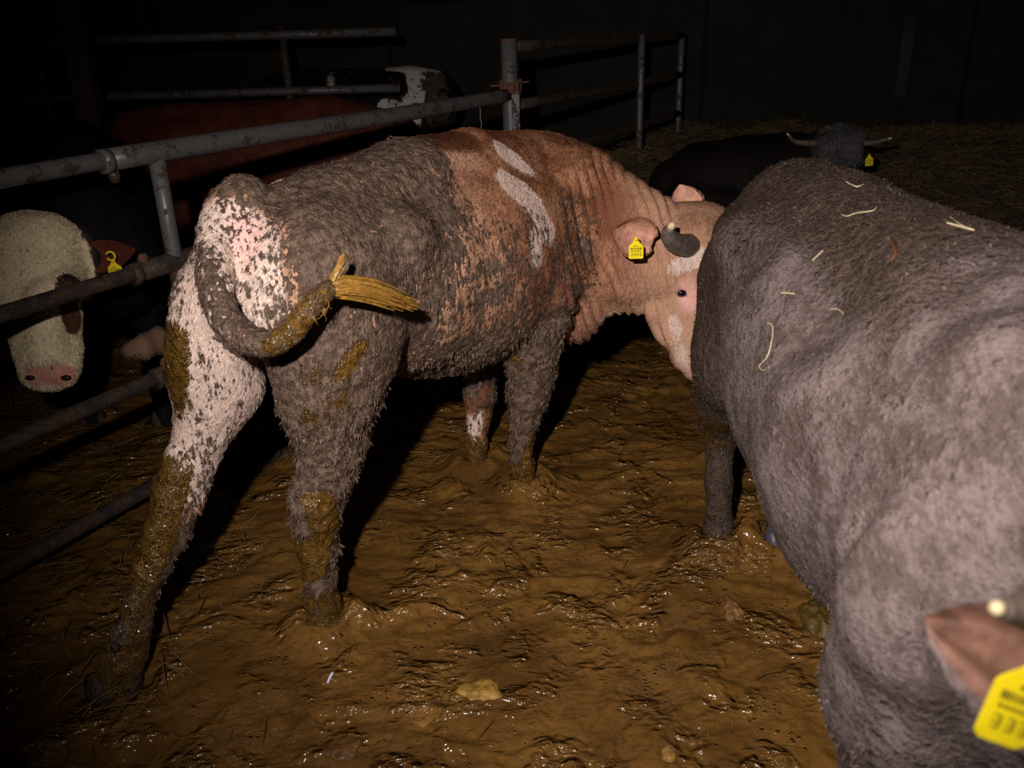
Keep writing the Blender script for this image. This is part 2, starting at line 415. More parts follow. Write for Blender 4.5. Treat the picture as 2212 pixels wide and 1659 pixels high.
hs = b.math('MULTIPLY_ADD', b.math('MULTIPLY_ADD', n5, 0.04, b.math('MULTIPLY', n3, 0.0012)), nm, b.math('MULTIPLY', b.math('MULTIPLY', b.math('MULTIPLY', bead, bm), b.math('SUBTRACT', 1.0, dry)), 0.009))
hb = b.bump(hs, 1.0, 1.0)
MUD = b.fin(c, rg, hb, 0.9)
dryv = sstep(4.6, 5.8, GY+0.5*perlin(np.stack([GX.ravel(), GY.ravel(), 0*GX.ravel()], 1)*1.8).reshape(GX.shape))
floor = mesh_obj('floor', np.stack([GX, GY, GZ], -1).reshape(-1, 3), gq, MUD, attrs={'dry': dryv.ravel()})
tag(floor, 'wet brown manure slurry covering the barn floor', kind='structure')

def concrete(name, col):
    b = NB(name); a1 = b.noise(2.2, 6, 0.62); a2 = b.noise(30, 4, 0.6); st = b.noise(1.0, 4, 0.6, b.coord((5, 5, 0.5)))
    c = b.mix(b.ramp(a1, 0.3, 0.7), tuple(x*0.6 for x in col), col); c = b.mix(b.ramp(st, 0.5, 0.72, 0, 0.5), c, tuple(x*0.45 for x in col))
    return b.fin(c, 0.9, b.bump(a2, 0.4, 0.01), 0.2)
WALL = concrete('dirty_concrete', lin(46, 42, 35)); WALL2 = concrete('dark_boarding', lin(28, 26, 24))
STRIP = concrete('grey_board', lin(62, 64, 64))
X_, Y_, Z_ = np.eye(3)
wallb = mesh_obj('wall_back', *box((0, 8.75, 2.3), X_, Y_, Z_, (6.1, 0.12, 2.6)), WALL, smooth=False); tag(wallb, kind='structure')
walll = mesh_obj('wall_left', *box((-6.12, 4.0, 2.3), X_, Y_, Z_, (0.12, 4.9, 2.6)), WALL2, smooth=False); tag(walll, kind='structure')
wallr = mesh_obj('wall_right', *box((6.12, 4.0, 2.3), X_, Y_, Z_, (0.12, 4.9, 2.6)), WALL2, smooth=False); tag(wallr, kind='structure')
ceil = mesh_obj('ceiling', *box((0, 4.0, 4.95), X_, Y_, Z_, (6.3, 4.95, 0.06)), WALL2, smooth=False); tag(ceil, kind='structure')
for x_, wd in ((-3.2, 0.02), (-1.05, 0.02), (1.9, 0.02), (4.4, 0.02)):      # joints between the wall panels stand a little proud
    o = mesh_obj('panel_joint', *box((x_, 8.62, 2.3), X_, Y_, Z_, (wd, 0.012, 2.5)), WALL2, wallb, smooth=False)
tag(mesh_obj('trim_1', *box((0.3, 8.6, 1.88), X_, Y_, Z_, (2.2, 0.03, 0.045)), WALL2, smooth=False), kind='structure')
pS = Py(1957, 110, 8.6)
o = mesh_obj('wall_board', *box((pS[0], 8.61, pS[2]-0.05), X_, Y_, Z_, (0.055, 0.022, 0.36)), STRIP, smooth=False)
tag(o, 'narrow upright grey board fixed high on the concrete back wall', 'board')

# ------------------------------------------------------------------ steel pen fence
def steel_mat(name, col, dirt=0.45):
    b = NB(name); a1 = b.noise(14, 6, 0.65); a2 = b.noise(60, 4, 0.6)
    c = b.mix(b.ramp(a2, 0.3, 0.7), tuple(x*0.8 for x in col), col)
    d = b.ramp(b.math('ADD', a1, b.math('MULTIPLY', b.math('SUBTRACT', a2, 0.5), 0.3)), dirt, dirt+0.06)
    c = b.mix(b.math('SUBTRACT', 1.0, d), c, b.mix(b.ramp(a2, 0.35, 0.65), lin(58, 42, 32), lin(86, 62, 44)))
    b.p.inputs['Metallic'].default_value = 0.15
    return b.fin(c, b.ramp(d, 0, 1, 0.8, 0.42), b.bump(b.math('SUBTRACT', 1.0, d), 0.4, 0.003), 0.5)
STEEL = steel_mat('galvanised_steel', lin(102, 96, 94), 0.40); STEEL_D = steel_mat('muddy_steel', lin(62, 55, 51), 0.5); RUST = plain('rusty_iron', lin(96, 62, 44), 0.8, 0.4, 60, 0.6)
FP = np.array((-1.46, 2.48, 0.0)); FD = unit((0.485, 0.875, 0)); FN = unit((0.875, -0.485, 0))
def fence_t(px, py): return float(np.dot(Pplane(px, py, FP, FN)-FP, FD))
def fpt(t, z, off=0.0): return FP+FD*t+FN*off+np.array((0, 0, z))
T_POST = fence_t(1096, 200); Zr = (1.243, 0.866, 0.484, 0.10)
fence = thing('pen_fence', 'grey tubular steel pen fence with mud-stained rails beside the brown bull', 'fence', fpt(0, 0))
steps = (fence_t(222, 345), fence_t(288, 592), fence_t(338, 818), fence_t(330, 1035))
def sag(t0, t1, z, off=0.0, n=18, amp=0.004):
    return np.array([fpt(t, z+amp*math.sin(t*2.3), off) for t in np.linspace(t0, t1, n)])
for i, z in enumerate(Zr):
    m = STEEL if i == 0 else STEEL_D
    R = 0.036 if i == 0 else 0.034
    o = mesh_obj('rail', *tube(sag(steps[i], T_POST+0.02, z), R, 18), m, fence, base=fpt(0, 0))
    if i < 3:
        o2 = mesh_obj('sleeve_lip', *tube(sag(steps[i]-0.008, steps[i]+0.02, z, n=3, amp=0), R+0.003, 18), m, o, base=fpt(0, 0))
        bz = z-R-0.012 if i == 0 else z+R+0.008
        bt = steps[i]+0.03 if i == 0 else steps[i]+0.05
        mesh_obj('bolt', *tube([fpt(bt, bz-0.022), fpt(bt, bz-0.004), fpt(bt, bz+0.004), fpt(bt, bz+0.02)], [0.012, 0.02, 0.02, 0.014], 8), RUST if i else STEEL_D, o, base=fpt(0, 0))
    mesh_obj('inner_rail', *tube(sag(-2.2, steps[i]+0.1, z), R-0.008, 16), m if i != 1 else STEEL_D, fence, base=fpt(0, 0))
tu = fence_t(352, 420)
mesh_obj('upright', *tube([fpt(tu, 1.23), fpt(tu+0.0, 1.0), fpt(tu, 0.7), fpt(tu, 0.3), fpt(tu, 0.08)], 0.028, 14), STEEL, fence, base=fpt(0, 0))
tu2 = T_POST-0.55
mesh_obj('upright', *tube([fpt(tu2, 0.86), fpt(tu2, 0.5), fpt(tu2, 0.1)], 0.028, 14), STEEL_D, fence, base=fpt(0, 0))
post = thing('fence_post', 'round grey steel post with rusty clamp collar at end of the fence', 'post', fpt(T_POST+0.03, 0))
pb = fpt(T_POST+0.03, 0)
def vert_tube(c, z0, z1, r, seg=20): return tube([c+np.array((0, 0, z)) for z in np.linspace(z0, z1, 6)], r, seg)
mesh_obj('pole', *vert_tube(pb, -0.1, 1.535, 0.046), STEEL, post, base=pb)
mesh_obj('cap_ring', *vert_tube(pb, 1.528, 1.545, 0.049), RUST, post, base=pb)
clamp = mesh_obj('clamp_collar', *merge([vert_tube(pb, 1.262, 1.272, 0.072), vert_tube(pb, 1.275, 1.305, 0.06), vert_tube(pb, 1.308, 1.318, 0.074)]), RUST, post, base=pb)
for a_ in (0.4, 2.2, 3.9, 5.4):
    d_ = np.array((math.cos(a_), math.sin(a_), 0))*0.066
    mesh_obj('bolt', *vert_tube(pb+d_, 1.25, 1.33, 0.009, 8), RUST, clamp, base=pb)
mesh_obj('clamp_wing', *box(pb+np.array((-0.075, -0.02, 1.30)), X_, Y_, Z_, (0.035, 0.01, 0.004)), RUST, clamp, base=pb, smooth=False)
mesh_obj('clamp_wing', *box(pb+np.array((0.08, -0.02, 1.315)), X_, Y_, Z_, (0.03, 0.01, 0.004)), RUST, clamp, base=pb, smooth=False)
mesh_obj('hinge_bar', *box(pb+np.array((0.03, -0.035, 0.95)), X_, Y_, Z_, (0.022, 0.02, 0.32)), STEEL_D, post, base=pb, smooth=False)
gate = thing('pen_gate', 'dark tubular pen gate beyond the steel post, reaching the back wall', 'gate', fpt(T_POST+0.1, 0))
gb = fpt(T_POST+0.1, 0); tg1 = fence_t(1374, 200); tg2 = fence_t(1469, 170)
for z in (1.50, 1.18, 0.86, 0.54):
    mesh_obj('bar', *tube(sag(T_POST+0.1, tg2, z, n=12), 0.03, 14), STEEL_D, gate, base=gb)
for t_ in (tg1, tg2): mesh_obj('upright', *vert_tube(fpt(t_, 0, 0.035 if t_ == tg1 else 0), 0.3, 1.53, 0.027, 14), STEEL, gate, base=gb)

# dark fence and steel column far behind on the left
bf = thing('rear_fence', 'dark steel rail fence far behind the red bull', 'fence', (-3, 6.6, 0))
for z in (1.60, 1.22, 0.82): mesh_obj('rail', *tube([(x, 6.6, z) for x in np.linspace(-5.9, -0.75, 8)], 0.03, 12), STEEL, bf, base=(-3, 6.6, 0))
for px_ in (616, 80):
    q_ = Py(px_, 150, 6.6); mesh_obj('upright', *vert_tube(np.array((q_[0], 6.64, 0)), -0.1, 1.66, 0.03, 12), STEEL_D, bf, base=(-3, 6.6, 0))
q_ = Py(180, 200, 5.9)
col_ = mesh_obj('steel_column', *merge([box((q_[0], 5.9, 2.3), X_, Y_, Z_, (0.06, 0.008, 2.6)), box((q_[0]-0.06, 5.96, 2.3), X_, Y_, Z_, (0.006, 0.06, 2.6)), box((q_[0]+0.06, 5.96, 2.3), X_, Y_, Z_, (0.006, 0.06, 2.6))]), STEEL_D, smooth=False)
tag(col_, 'tall dark steel barn column behind the left pen', 'column')

# ------------------------------------------------------------------ parts shared by the cattle
M_MUD, M_MUD2 = lin(72, 55, 44), lin(112, 89, 74)
DUNG = lin(98, 69, 27)
COAT_RED = coat_material('red_coat', lin(116, 70, 48), lin(164, 114, 84), lin(208, 180, 164), M_MUD, M_MUD2, DUNG, lin(226, 168, 158))
COAT_GREY = coat_material('grey_brown_coat', lin(76, 63, 58), lin(106, 91, 87), lin(146, 132, 129), lin(52, 39, 30), lin(74, 57, 46), lin(74, 50, 20), lin(170, 130, 115), streak=(90, 40, 70), soft=0.9)
COAT_DARK = coat_material('dark_coat', lin(16, 14, 15), lin(22, 18, 19), lin(228, 206, 168), lin(40, 32, 27), lin(56, 44, 36), DUNG, lin(200, 130, 112))
COAT_RUST = coat_material('rust_coat', lin(74, 32, 22), lin(92, 44, 30), lin(150, 110, 96), lin(70, 52, 42), lin(98, 76, 62), DUNG, lin(200, 140, 120))
COAT_PIED = coat_material('pied_coat', lin(13, 12, 12), lin(18, 17, 17), lin(190, 180, 170), lin(60, 48, 40), lin(84, 66, 54), DUNG, lin(200, 140, 120), streak=(14, 14, 14))
EYE = plain('eye', lin(20, 16, 24), 0.05, 0.1, 20, 0, spec=0.8)
HORN = plain('horn_grey', lin(98, 84, 74), 0.5, 0.35, 55, 0.5); HORN_TIP = plain('horn_tip', lin(206, 182, 140), 0.5, 0.1)
HOOF = plain('muddy_hoof', lin(58, 40, 28), 0.4, 0.4, 60, 1.0, 0.01); HOOF_B = plain('slate_hoof', lin(66, 62, 72), 0.35, 0.2)
TAGY = plain('tag_yellow', lin(236, 208, 20), 0.45, 0.08, 30, 0.05); PRINT = plain('tag_print', lin(70, 62, 12), 0.6, 0.1)
NOSE = plain('pink_nose', lin(206, 140, 122), 0.35, 0.25, 60, 0.5); NOSTRIL = plain('dark_nostril', lin(40, 22, 18), 0.5)
STRAW = plain('straw', lin(172, 154, 120), 0.6, 0.2); STRAW_D = plain('dull_straw', lin(124, 98, 62), 0.7, 0.4, 8)
EAR_IN = plain('ear_skin', lin(196, 140, 116), 0.6, 0.28, 38, 0.8, .006); EAR_G = plain('dark_ear_skin', lin(98, 66, 52), .6, .45, 26, .5); DUNGM = plain('dung', lin(140, 98, 38), 0.3, 0.3, 60, 0.8)

def sphere(c, r, seg=16, rings=10, scl=(1, 1, 1), axes=None):
    V, F = [], []; A = np.eye(3) if axes is None else np.asarray(axes)
    for i in range(rings+1):
        th = math.pi*i/rings
        for j in range(seg):
            ph = 2*math.pi*j/seg; q = np.array((math.sin(th)*math.cos(ph)*scl[0], math.sin(th)*math.sin(ph)*scl[1], math.cos(th)*scl[2]))*r
            V.append(np.asarray(c)+q@A)
    for i in range(rings):
        for j in range(seg): F.append((i*seg+j, (i+1)*seg+j, (i+1)*seg+(j+1) % seg, i*seg+(j+1) % seg))
    return np.array(V), F
def make_ear(parent, base, root, tip, wide, W, coat, inner, cup=0.35, attrs=None, front=None, thick=0.007, name='ear', droop=0.0, pw=0.85, fold=0.0):
    """cupped leaf: outer coat, bare inner skin"""
    root, tip = np.asarray(root, float), np.asarray(tip, float); ax = tip-root; wd = unit(np.asarray(wide)-ax*np.dot(wide, ax)/np.dot(ax, ax))
    nrm = unit(np.cross(ax, wd)); 
    if front is not None and np.dot(nrm, front) < 0: nrm = -nrm
    nu, nv = 22, 15; G = []
    for i in range(nu):
        t = i/(nu-1); wt = W*(0.42*(1-t)**2+math.sin(math.pi*min(1, t**pw))**0.75*1.0)*(1 if t < 0.98 else 0.4)
        for j in range(nv):
            s_ = -1+2*j/(nv-1)
            p = root+ax*t+wd*s_*wt-nrm*cup*W*(1-s_*s_)*math.sin(math.pi*min(1, t*0.85+0.12))-np.array((0, 0, 1))*droop*t*t+nrm*fold*W*math.cos(5.5*s_+0.6)*math.sin(math.pi*min(1, t*0.9+0.08))
            G.append(p)
    G = np.array(G); G = np.concatenate([G, G-nrm*thick*(1+0*G)])
    n = nu*nv; F, mi = [], []
    id_ = lambda i, j, k: k*n+i*nv+j
    for i in range(nu-1):
        for j in range(nv-1):
            F.append((id_(i, j, 0), id_(i, j+1, 0), id_(i+1, j+1, 0), id_(i+1, j, 0))); mi.append(1 if 0 < j < nv-2 else 0)
            F.append((id_(i, j, 1), id_(i+1, j, 1), id_(i+1, j+1, 1), id_(i, j+1, 1))); mi.append(0)
    rim = [(i, 0) for i in range(nu)]+[(nu-1, j) for j in range(1, nv)]+[(i, nv-1) for i in range(nu-2, -1, -1)]+[(0, j) for j in range(nv-2, 0, -1)]
    for (a, b_), (c_, d_) in zip(rim, rim[1:]+rim[:1]): F.append((id_(a, b_, 0), id_(c_, d_, 0), id_(c_, d_, 1), id_(a, b_, 1))); mi.append(0)
    at = {'strand': np.full(len(G), 0.6)}
    for k_, v_ in (attrs or {}).items(): at[k_] = v_(G) if callable(v_) else np.full(len(G), v_)
    return mesh_obj(name, G, F, [coat, inner], parent, at, base=base, midx=mi)
def make_tag(parent, base, top, right, down, size, thick=0.0025, hook=False):
    """ear tag: plate that narrows to a stud at its top, printed lines on its face"""
    right, down = unit(right), unit(down); nrm = np.cross(right, down); top = np.asarray(top, float)
    prof = [(-0.10, 0.0), (0.10, 0.0), (0.13, 0.16), (0.20, 0.32), (0.42, 0.52), (0.46, 0.60), (0.46, 1.30), (0.40, 1.36), (-0.40, 1.36), (-0.46, 1.30), (-0.46, 0.60), (-0.42, 0.52), (-0.20, 0.32), (-0.13, 0.16)]
    P2 = np.array([top+right*x*size+down*y*size for x, y in prof]); n = len(P2)
    V = np.concatenate([P2-nrm*thick/2, P2+nrm*thick/2])
    F = [tuple(range(n)), tuple(range(2*n-1, n-1, -1))]+[(i, i+n, (i+1) % n+n, (i+1) % n) for i in range(n)]
    o = mesh_obj('ear_tag', V, F, TAGY, parent, base=base, smooth=False)
    mesh_obj('stud', *tube([top+down*0.12*size-nrm*0.006, top+down*0.12*size+nrm*0.006], 0.11*size, 12), TAGY, o, base=base)
    if hook:
        cc = top-down*0.22*size-right*0.06*size; aa = np.linspace(-1.2, 4.2, 22)
        mesh_obj('tag_loop', *tube([cc+size*0.27*(math.cos(t)*down*1.1+math.sin(t)*right) for t in aa], 0.075*size, 8), TAGY, o, base=base)
    rr = np.random.default_rng(5); parts = []
    def bar(x, y, wx, wy):
        for sg in (-1, 1): parts.append(box(top+right*x*size+down*y*size+nrm*sg*(thick/2+0.0002), right, down, nrm, (wx*size, wy*size, 0.0002)))
    for x in (-0.12, -0.02, 0.09): bar(x, 0.56, 0.03, 0.03)
    for k_ in range(15): bar(-0.33+0.047*k_, 0.72, 0.008+0.009*rr.random(), 0.06)
    for k_ in range(8): bar(-0.30+0.085*k_, 0.87, 0.025, 0.03)
    for k_ in range(4):
        x = -0.27+0.18*k_; bar(x, 1.0, 0.055, 0.012); bar(x+0.045, 1.08, 0.014, 0.08); bar(x-0.02, 1.09, 0.04, 0.012); bar(x, 1.17, 0.05, 0.012)
    pv, pf = merge(parts); pr = mesh_obj('print', pv, pf, PRINT, o, base=base, smooth=False); pr['kind'] = 'stuff'
    return o
def make_horn(parent, base, ctrl, r0, r1, tipfrac=0.12, n=22):
    P = spline(ctrl, n); t = np.linspace(0, 1, n); R = r1+(r0-r1)*(1-t)**0.75
    k_ = int(n*(1-tipfrac))
    o = mesh_obj('horn', *tube(P[:k_+1], R[:k_+1]*(1+0.03*np.sin(np.arange(k_+1)*2.2)), 16), HORN, parent, base=base)
    mesh_obj('horn_tip', *tube(P[k_:], R[k_:]*0.99, 14), HORN_TIP, o, base=base)
    return o
def make_hoof(parent, base, c, fwd, r=0.06, hgt=0.09, mat=None):
    """cloven hoof: two claws"""
    fwd = unit((fwd[0], fwd[1], 0)); sd = np.array((fwd[1], -fwd[0], 0)); c = np.asarray(c, float)
    for s_ in (-1, 1):
        pts = [c+sd*s_*r*0.5+np.array((0, 0, hgt))-fwd*r*0.2, c+sd*s_*r*0.52+np.array((0, 0, hgt*0.55))+fwd*r*0.1, c+sd*s_*r*0.5+np.array((0, 0, 0.0))+fwd*r*0.55]
        mesh_obj('hoof', *tube(spline(pts, 6), np.array([0.42, 0.5, 0.56, 0.58, 0.52, 0.38])*r, 12), mat or HOOF, parent, base=base)

def bull_attrs(V, **kw):
    n = len(V); A = {k: np.zeros(n) for k in ('white', 'mud', 'dung', 'pink', 'tan', 'dark')}
    A['strand'] = np.full(n, 0.5); A.update(kw); return A

# ------------------------------------------------------------------ the brown bull in the middle
BT = np.array((-0.62, 2.08, 0.0)); BH = unit((0.593, 0.805, 0)); BR = np.array((BH[1], -BH[0], 0))
def BW(a, b_, z): return BT+BH*a+BR*b_+np.array((0, 0, z))
def Pb(px, py, b_): return Pplane(px, py, BT+BR*b_, BR)
def pxm(p):     # metres per pixel at a point
    d = np.asarray(p)-CAM; return (d[1]*math.cos(PITCH)-d[2]*math.sin(PITCH))/FPX
def leg_px(rows, bs, sub=None):
    out = []
    for (x, y, hw), b_ in zip(rows, bs):
        p = Pb(x, y, b_); r = hw*pxm(p); out.append((p, r, r*0.92 if sub is None else r*sub))
    return out
ch = []
ch.append(chain([(BW(0.04, -0.01, 1.02), 0.19, 0.17), (BW(0.20, 0, 1.00), 0.235, 0.235), (BW(0.48, 0, 0.945), 0.295, 0.265), (BW(0.76, 0, 0.905), 0.335, 0.30),
                 (BW(1.02, 0, 0.90), 0.345, 0.285), (BW(1.24, 0, 0.935), 0.30, 0.235), (BW(1.42, 0.02, 0.93), 0.23, 0.18)], BR, 0.07))
# spine ridge, tail head, hooks
ch.append(chain([(BW(0.0, 0, 1.16), 0.075, 0.07), (BW(0.25, 0, 1.20), 0.07, 0.11), (BW(0.55, 0, 1.235), 0.08, 0.12), (BW(0.85, 0, 1.235), 0.075, 0.11), (BW(1.15, 0, 1.205), 0.06, 0.09)], BR, 0.08))
for s_ in (-1, 1):
    ch.append(chain([(BW(0.32, 0.20*s_, 1.10), 0.07, 0.07)], BR, 0.09))
    ch.append(chain([(BW(-0.02, 0.12*s_, 1.02), 0.085, 0.08)], BR, 0.08))
    ch.append(chain([(BW(1.22, 0.17*s_, 1.08), 0.15, 0.09), (BW(1.28, 0.20*s_, 0.86), 0.17, 0.10), (BW(1.22, 0.19*s_, 0.68), 0.13, 0.09)], BR, 0.06))
# right hind leg
RH = [(700, 620, 190), (725, 700, 172), (722, 770, 152), (715, 850, 121), (717, 950, 86), (712, 1010, 68), (684, 1072, 60), (684, 1120, 54), (689, 1200, 41), (695, 1280, 33), (703, 1335, 36), (708, 1375, 40)]
ch.append(chain(leg_px(RH, (0.11, 0.13, 0.14, 0.14, 0.13, 0.12, 0.11, 0.10, 0.095, 0.09, 0.088, 0.086), 0.72), BR, 0.035))
# left hind leg
LH = [(462, 660, 92), (456, 760, 92), (470, 830, 99), (450, 900, 68), (431, 960, 53), (405, 1020, 54), (383, 1080, 52), (361, 1150, 46), (328, 1230, 33), (303, 1300, 27), (283, 1365, 36), (264, 1430, 42), (255, 1475, 38)]
ch.append(chain(leg_px(LH, (-0.10, -0.13, -0.15, -0.165, -0.175, -0.18, -0.185, -0.19, -0.195, -0.197, -0.198, -0.20, -0.20), 0.8), BR, 0.045))
# forelegs
RF = [(1170, 640, 84), (1158, 700, 72), (1152, 745, 63), (1148, 800, 56), (1143, 850, 47), (1131, 905, 32), (1128, 950, 24), (1128, 1000, 25), (1134, 1045, 28)]
ch.append(chain(leg_px(RF, (0.19, 0.18, 0.17, 0.155, 0.14, 0.12, 0.10, 0.09, 0.085), 0.85), BR, 0.035))
LF = [(1050, 700, 50), (1040, 750, 40), (1036, 800, 37), (1036, 850, 34), (1035, 900, 22), (1030, 960, 20), (1032, 1010, 24)]
ch.append(chain(leg_px(LF, (-0.16,)*7, 0.9), BR, 0.03))
# belly hang and sheath
ch.append(chain([(BW(0.55, 0, 0.66), 0.06, 0.05), (BW(0.85, 0, 0.60), 0.05, 0.05)], BR, 0.08))
# neck, bent round to the right
HS = unit((0.25, -0.97, 0.0))      # right side of the head looks back at the camera
NK = unit((0.55, -0.83, 0))
def N_(px, py, y, rv, rl): return (Py(px, py, y), rv, rl)
ch.append(chain([(BW(1.22, 0.02, 0.98), 0.27, 0.20), N_(1235, 495, 3.06, 0.265, 0.17), N_(1310, 525, 2.99, 0.225, 0.15), N_(1380, 545, 2.92, 0.185, 0.14), N_(1440, 560, 2.88, 0.155, 0.125)], NK, 0.06))
ch.append(chain([N_(1180, 335, 3.12, 0.05, 0.08), N_(1270, 378, 3.05, 0.06, 0.09), N_(1360, 430, 2.97, 0.06, 0.08), N_(1440, 490, 2.90, 0.05, 0.07)], NK, 0.07))       # crest
ch.append(chain([N_(1228, 720, 2.95, 0.028, 0.025), N_(1290, 665, 2.93, 0.03, 0.03), N_(1360, 650, 2.90, 0.035, 0.04), N_(1400, 650, 2.88, 0.04, 0.05)], NK, 0.04))  # dewlap
# head
ch.append(chain([N_(1512, 505, 2.90, 0.10, 0.115), N_(1505, 575, 2.89, 0.135, 0.12), N_(1492, 640, 2.88, 0.135, 0.105), N_(1492, 700, 2.87, 0.098, 0.085), N_(1503, 755, 2.86, 0.072, 0.072), N_(1512, 790, 2.86, 0.058, 0.068)], HS, 0.04))
ch.append(chain([N_(1425, 660, 2.86, 0.06, 0.07), N_(1445, 710, 2.86, 0.045, 0.06), N_(1478, 765, 2.86, 0.036, 0.05), N_(1500, 795, 2.86, 0.032, 0.045)], HS, 0.035))   # jaw
ch.append(chain([N_(1490, 480, 2.90, 0.06, 0.12), N_(1535, 478, 2.92, 0.055, 0.08)], HS, 0.04))    # poll
eyeP = Py(1472, 633, 2.783)
ch.append(chain([N_(1480, 607, 2.80, 0.036, 0.03), N_(1502, 625, 2.80, 0.03, 0.025)], HS, 0.03))     # brow
ch.append(chain([(eyeP+np.array((0, 0.028, 0)), 0.040, 0.032)], HS, 0.02))
ch.append(chain([(eyeP-np.array((0, 0.006, 0)), 0.017, 0.016)], HS, 0.008, sub=True))
# tail: lifted off the rump and swung to the right side
TL = [(528, 432, -0.02, 46), (490, 470, -0.03, 42), (470, 530, 0.0, 34), (464, 600, 0.06, 30), (478, 670, 0.12, 27), (520, 722, 0.19, 25), (572, 742, 0.25, 22), (618, 728, 0.29, 20), (648, 690, 0.315, 17), (680, 648, 0.33, 15), (712, 622, 0.34, 14)]
tailc = [(Pb(x, y, b_), r*pxm(Pb(x, y, b_)), r*pxm(Pb(x, y, b_))) for x, y, b_, r in TL]
P_ = spline([t[0] for t in tailc], 34); R_ = 1.16*np.interp(np.linspace(0, len(tailc)-1, 34), np.arange(len(tailc)), [t[1] for t in tailc])
ch.append(chain([(p, r, r) for p, r in zip(P_, R_)], BR, 0.014))
V, Q = body_mesh(ch, 0.0085, 2)
N = vnormals(V, Q)
la = (V-BT)@BH; lb = (V-BT)@BR; lz = V[:, 2]
mainbase = np.array((*(BW(0.6, 0, 0)[:2]), 0.0))
# --- markings
A = bull_attrs(V)
nb = fbm(V*5.0, 3); ns = fbm(V*np.array((14, 14, 4.0)), 3)
sq = (BR, 0.45); tailm_ = 1-sstep(0.0, 0.02, capdist(V, P_[3:])-0.04)
def mk(pxs, b_, r, soft=0.5): return mark(V, [Pb(x, y, b_) for x, y in pxs], r, soft, sq)
right = sstep(-0.12, 0.02, lb)
A['white'] = np.maximum.reduce([right*mk([(1085, 322), (1105, 350), (1122, 385)], 0.12, 0.03, 0.6), right*mk([(1130, 395), (1152, 440), (1158, 490)], 0.24, 0.052, 0.4), right*mk([(1148, 510), (1140, 555)], 0.27, 0.038, 0.8)*0.8,
    mk([(508, 490), (500, 560), (520, 660), (570, 710)], 0.05, 0.072, 0.5), mk([(400, 640), (440, 740), (470, 800), (490, 820)], -0.12, 0.11, 0.3), mk([(420, 840), (430, 960), (420, 1010)], -0.17, 0.10, 0.35)*0.9, tailm_*(1-sstep(0.12, 0.28, lb))*0.95,
    0.75*mark(V, [Py(1455, 575, 2.77), Py(1500, 560, 2.78), Py(1510, 540, 2.8)], 0.035, 0.6), 0.6*mark(V, [Py(1455, 690, 2.79), Py(1480, 790, 2.81)], 0.03, 0.7), 0.5*mark(V, [Py(1405, 545, 2.74)], 0.02, 0.6), 0.45*mark(V, [Py(1240, 725, 2.93), Py(1300, 680, 2.9), Py(1365, 675, 2.88)], 0.03, 0.6), mk([(1030, 850), (1022, 930)], -0.16, 0.02, 0.6), mk([(1107, 905), (1110, 935)], 0.12, 0.013, 0.5)])
legz = 1-sstep(0.62, 0.78, lz+0.10*nb)
hind = 1-sstep(0.34, 0.66, la-0.45*(lz-1.0)+0.10*nb+0.05*ns)
ribs = (0.54+0.25*nb)*(1-sstep(1.16, 1.36, la+0.05*nb))*(1-sstep(1.04, 1.2, lz))
belly = (1-sstep(0.68, 0.90, lz+0.08*nb))*(1-sstep(1.15, 1.40, la))
shl = 0.38*mk([(1255, 470), (1250, 600), (1210, 690)], 0.26, 0.10, 0.7)
mud = np.maximum.reduce([hind*(0.86+0.25*nb), ribs, belly*0.90, legz*0.88*(la < 1.38), shl])
lefthind = (lb < -0.02)*(la < 0.14)
mud = np.where(lefthind, np.clip(np.maximum(0.30+0.18*sstep(0.75, 0.50, lz), 0.85*(1-sstep(0.36, 0.60, lz+0.08*nb))), 0, 1)*(lz < 1.0)+mud*(lz >= 1.0)*0.6, mud)
perin = mk([(515, 495), (510, 560), (530, 650)], 0.05, 0.075, 0.45)
mud = np.maximum(mud*(1-0.55*perin), 0.36*perin)
lfm = mark(V, [Pb(1036, 800, -0.16), Pb(1030, 930, -0.16)], 0.06, 0.4); mud = np.where(lfm > 0.5, 0.42, mud)
tailm = 1-sstep(0.0, 0.02, capdist(V, P_[8:])-0.035)
mud = np.maximum(mud, tailm*(0.36+0.4*sstep(0.10, 0.26, lb)))
stripe = right*mk([(1085, 322), (1130, 395), (1152, 440), (1158, 490)], 0.2, 0.055, 0.5); mud = mud*(1-0.75*stripe)
A['mud'] = np.clip(mud, 0, 1)*(1-sstep(1.42, 1.55, la))*(1-sstep(0.10, 0.18, V[:, 0])*(V[:, 1] > 2.8)*sstep(0.78, 0.70, lz))*(1-sstep(0.24, 0.36, V[:, 0])*(lz > 0.35))
A['dung'] = np.clip(np.maximum.reduce([mk([(352, 720), (352, 830), (355, 930)], -0.15, 0.045, 0.35), mk([(362, 1010), (345, 1080), (322, 1180), (300, 1240)], -0.19, 0.045, 0.5)*0.95, mk([(385, 840), (450, 845)], -0.15, 0.02, 0.8)*0.6,
    mk([(668, 1075), (690, 1130), (668, 1240)], 0.12, 0.042, 0.35), mk([(755, 745), (728, 800)], 0.24, 0.026, 0.5), mk([(690, 800), (720, 830), (690, 900)], 0.22, 0.05, 0.9)*0.5,
    mk([(1120, 790), (1120, 850)], 0.20, 0.035, 0.6)*0.85, mk([(1135, 930), (1138, 1040)], 0.12, 0.025, 0.4), mark(V, [Pb(1062, 850, -0.13), Pb(1052, 900, -0.13)], 0.02, 0.5),
    tailm*(lb > 0.27)*0.62, mk([(850, 600), (880, 640)], 0.3, 0.03, 0.9)*0.5, mk([(405, 560), (420, 500)], -0.05, 0.02, 0.7)*0.7, 0.66*(1-sstep(0.10, 0.26, lz+0.05*nb)), mk([(300, 1240), (280, 1350), (262, 1450)], -0.2, 0.05, 0.7)*0.6]), 0, 1)
headm = sstep(0.02, 0.25, V[:, 0]-0.28-0.0*lz)*(la > 1.2)
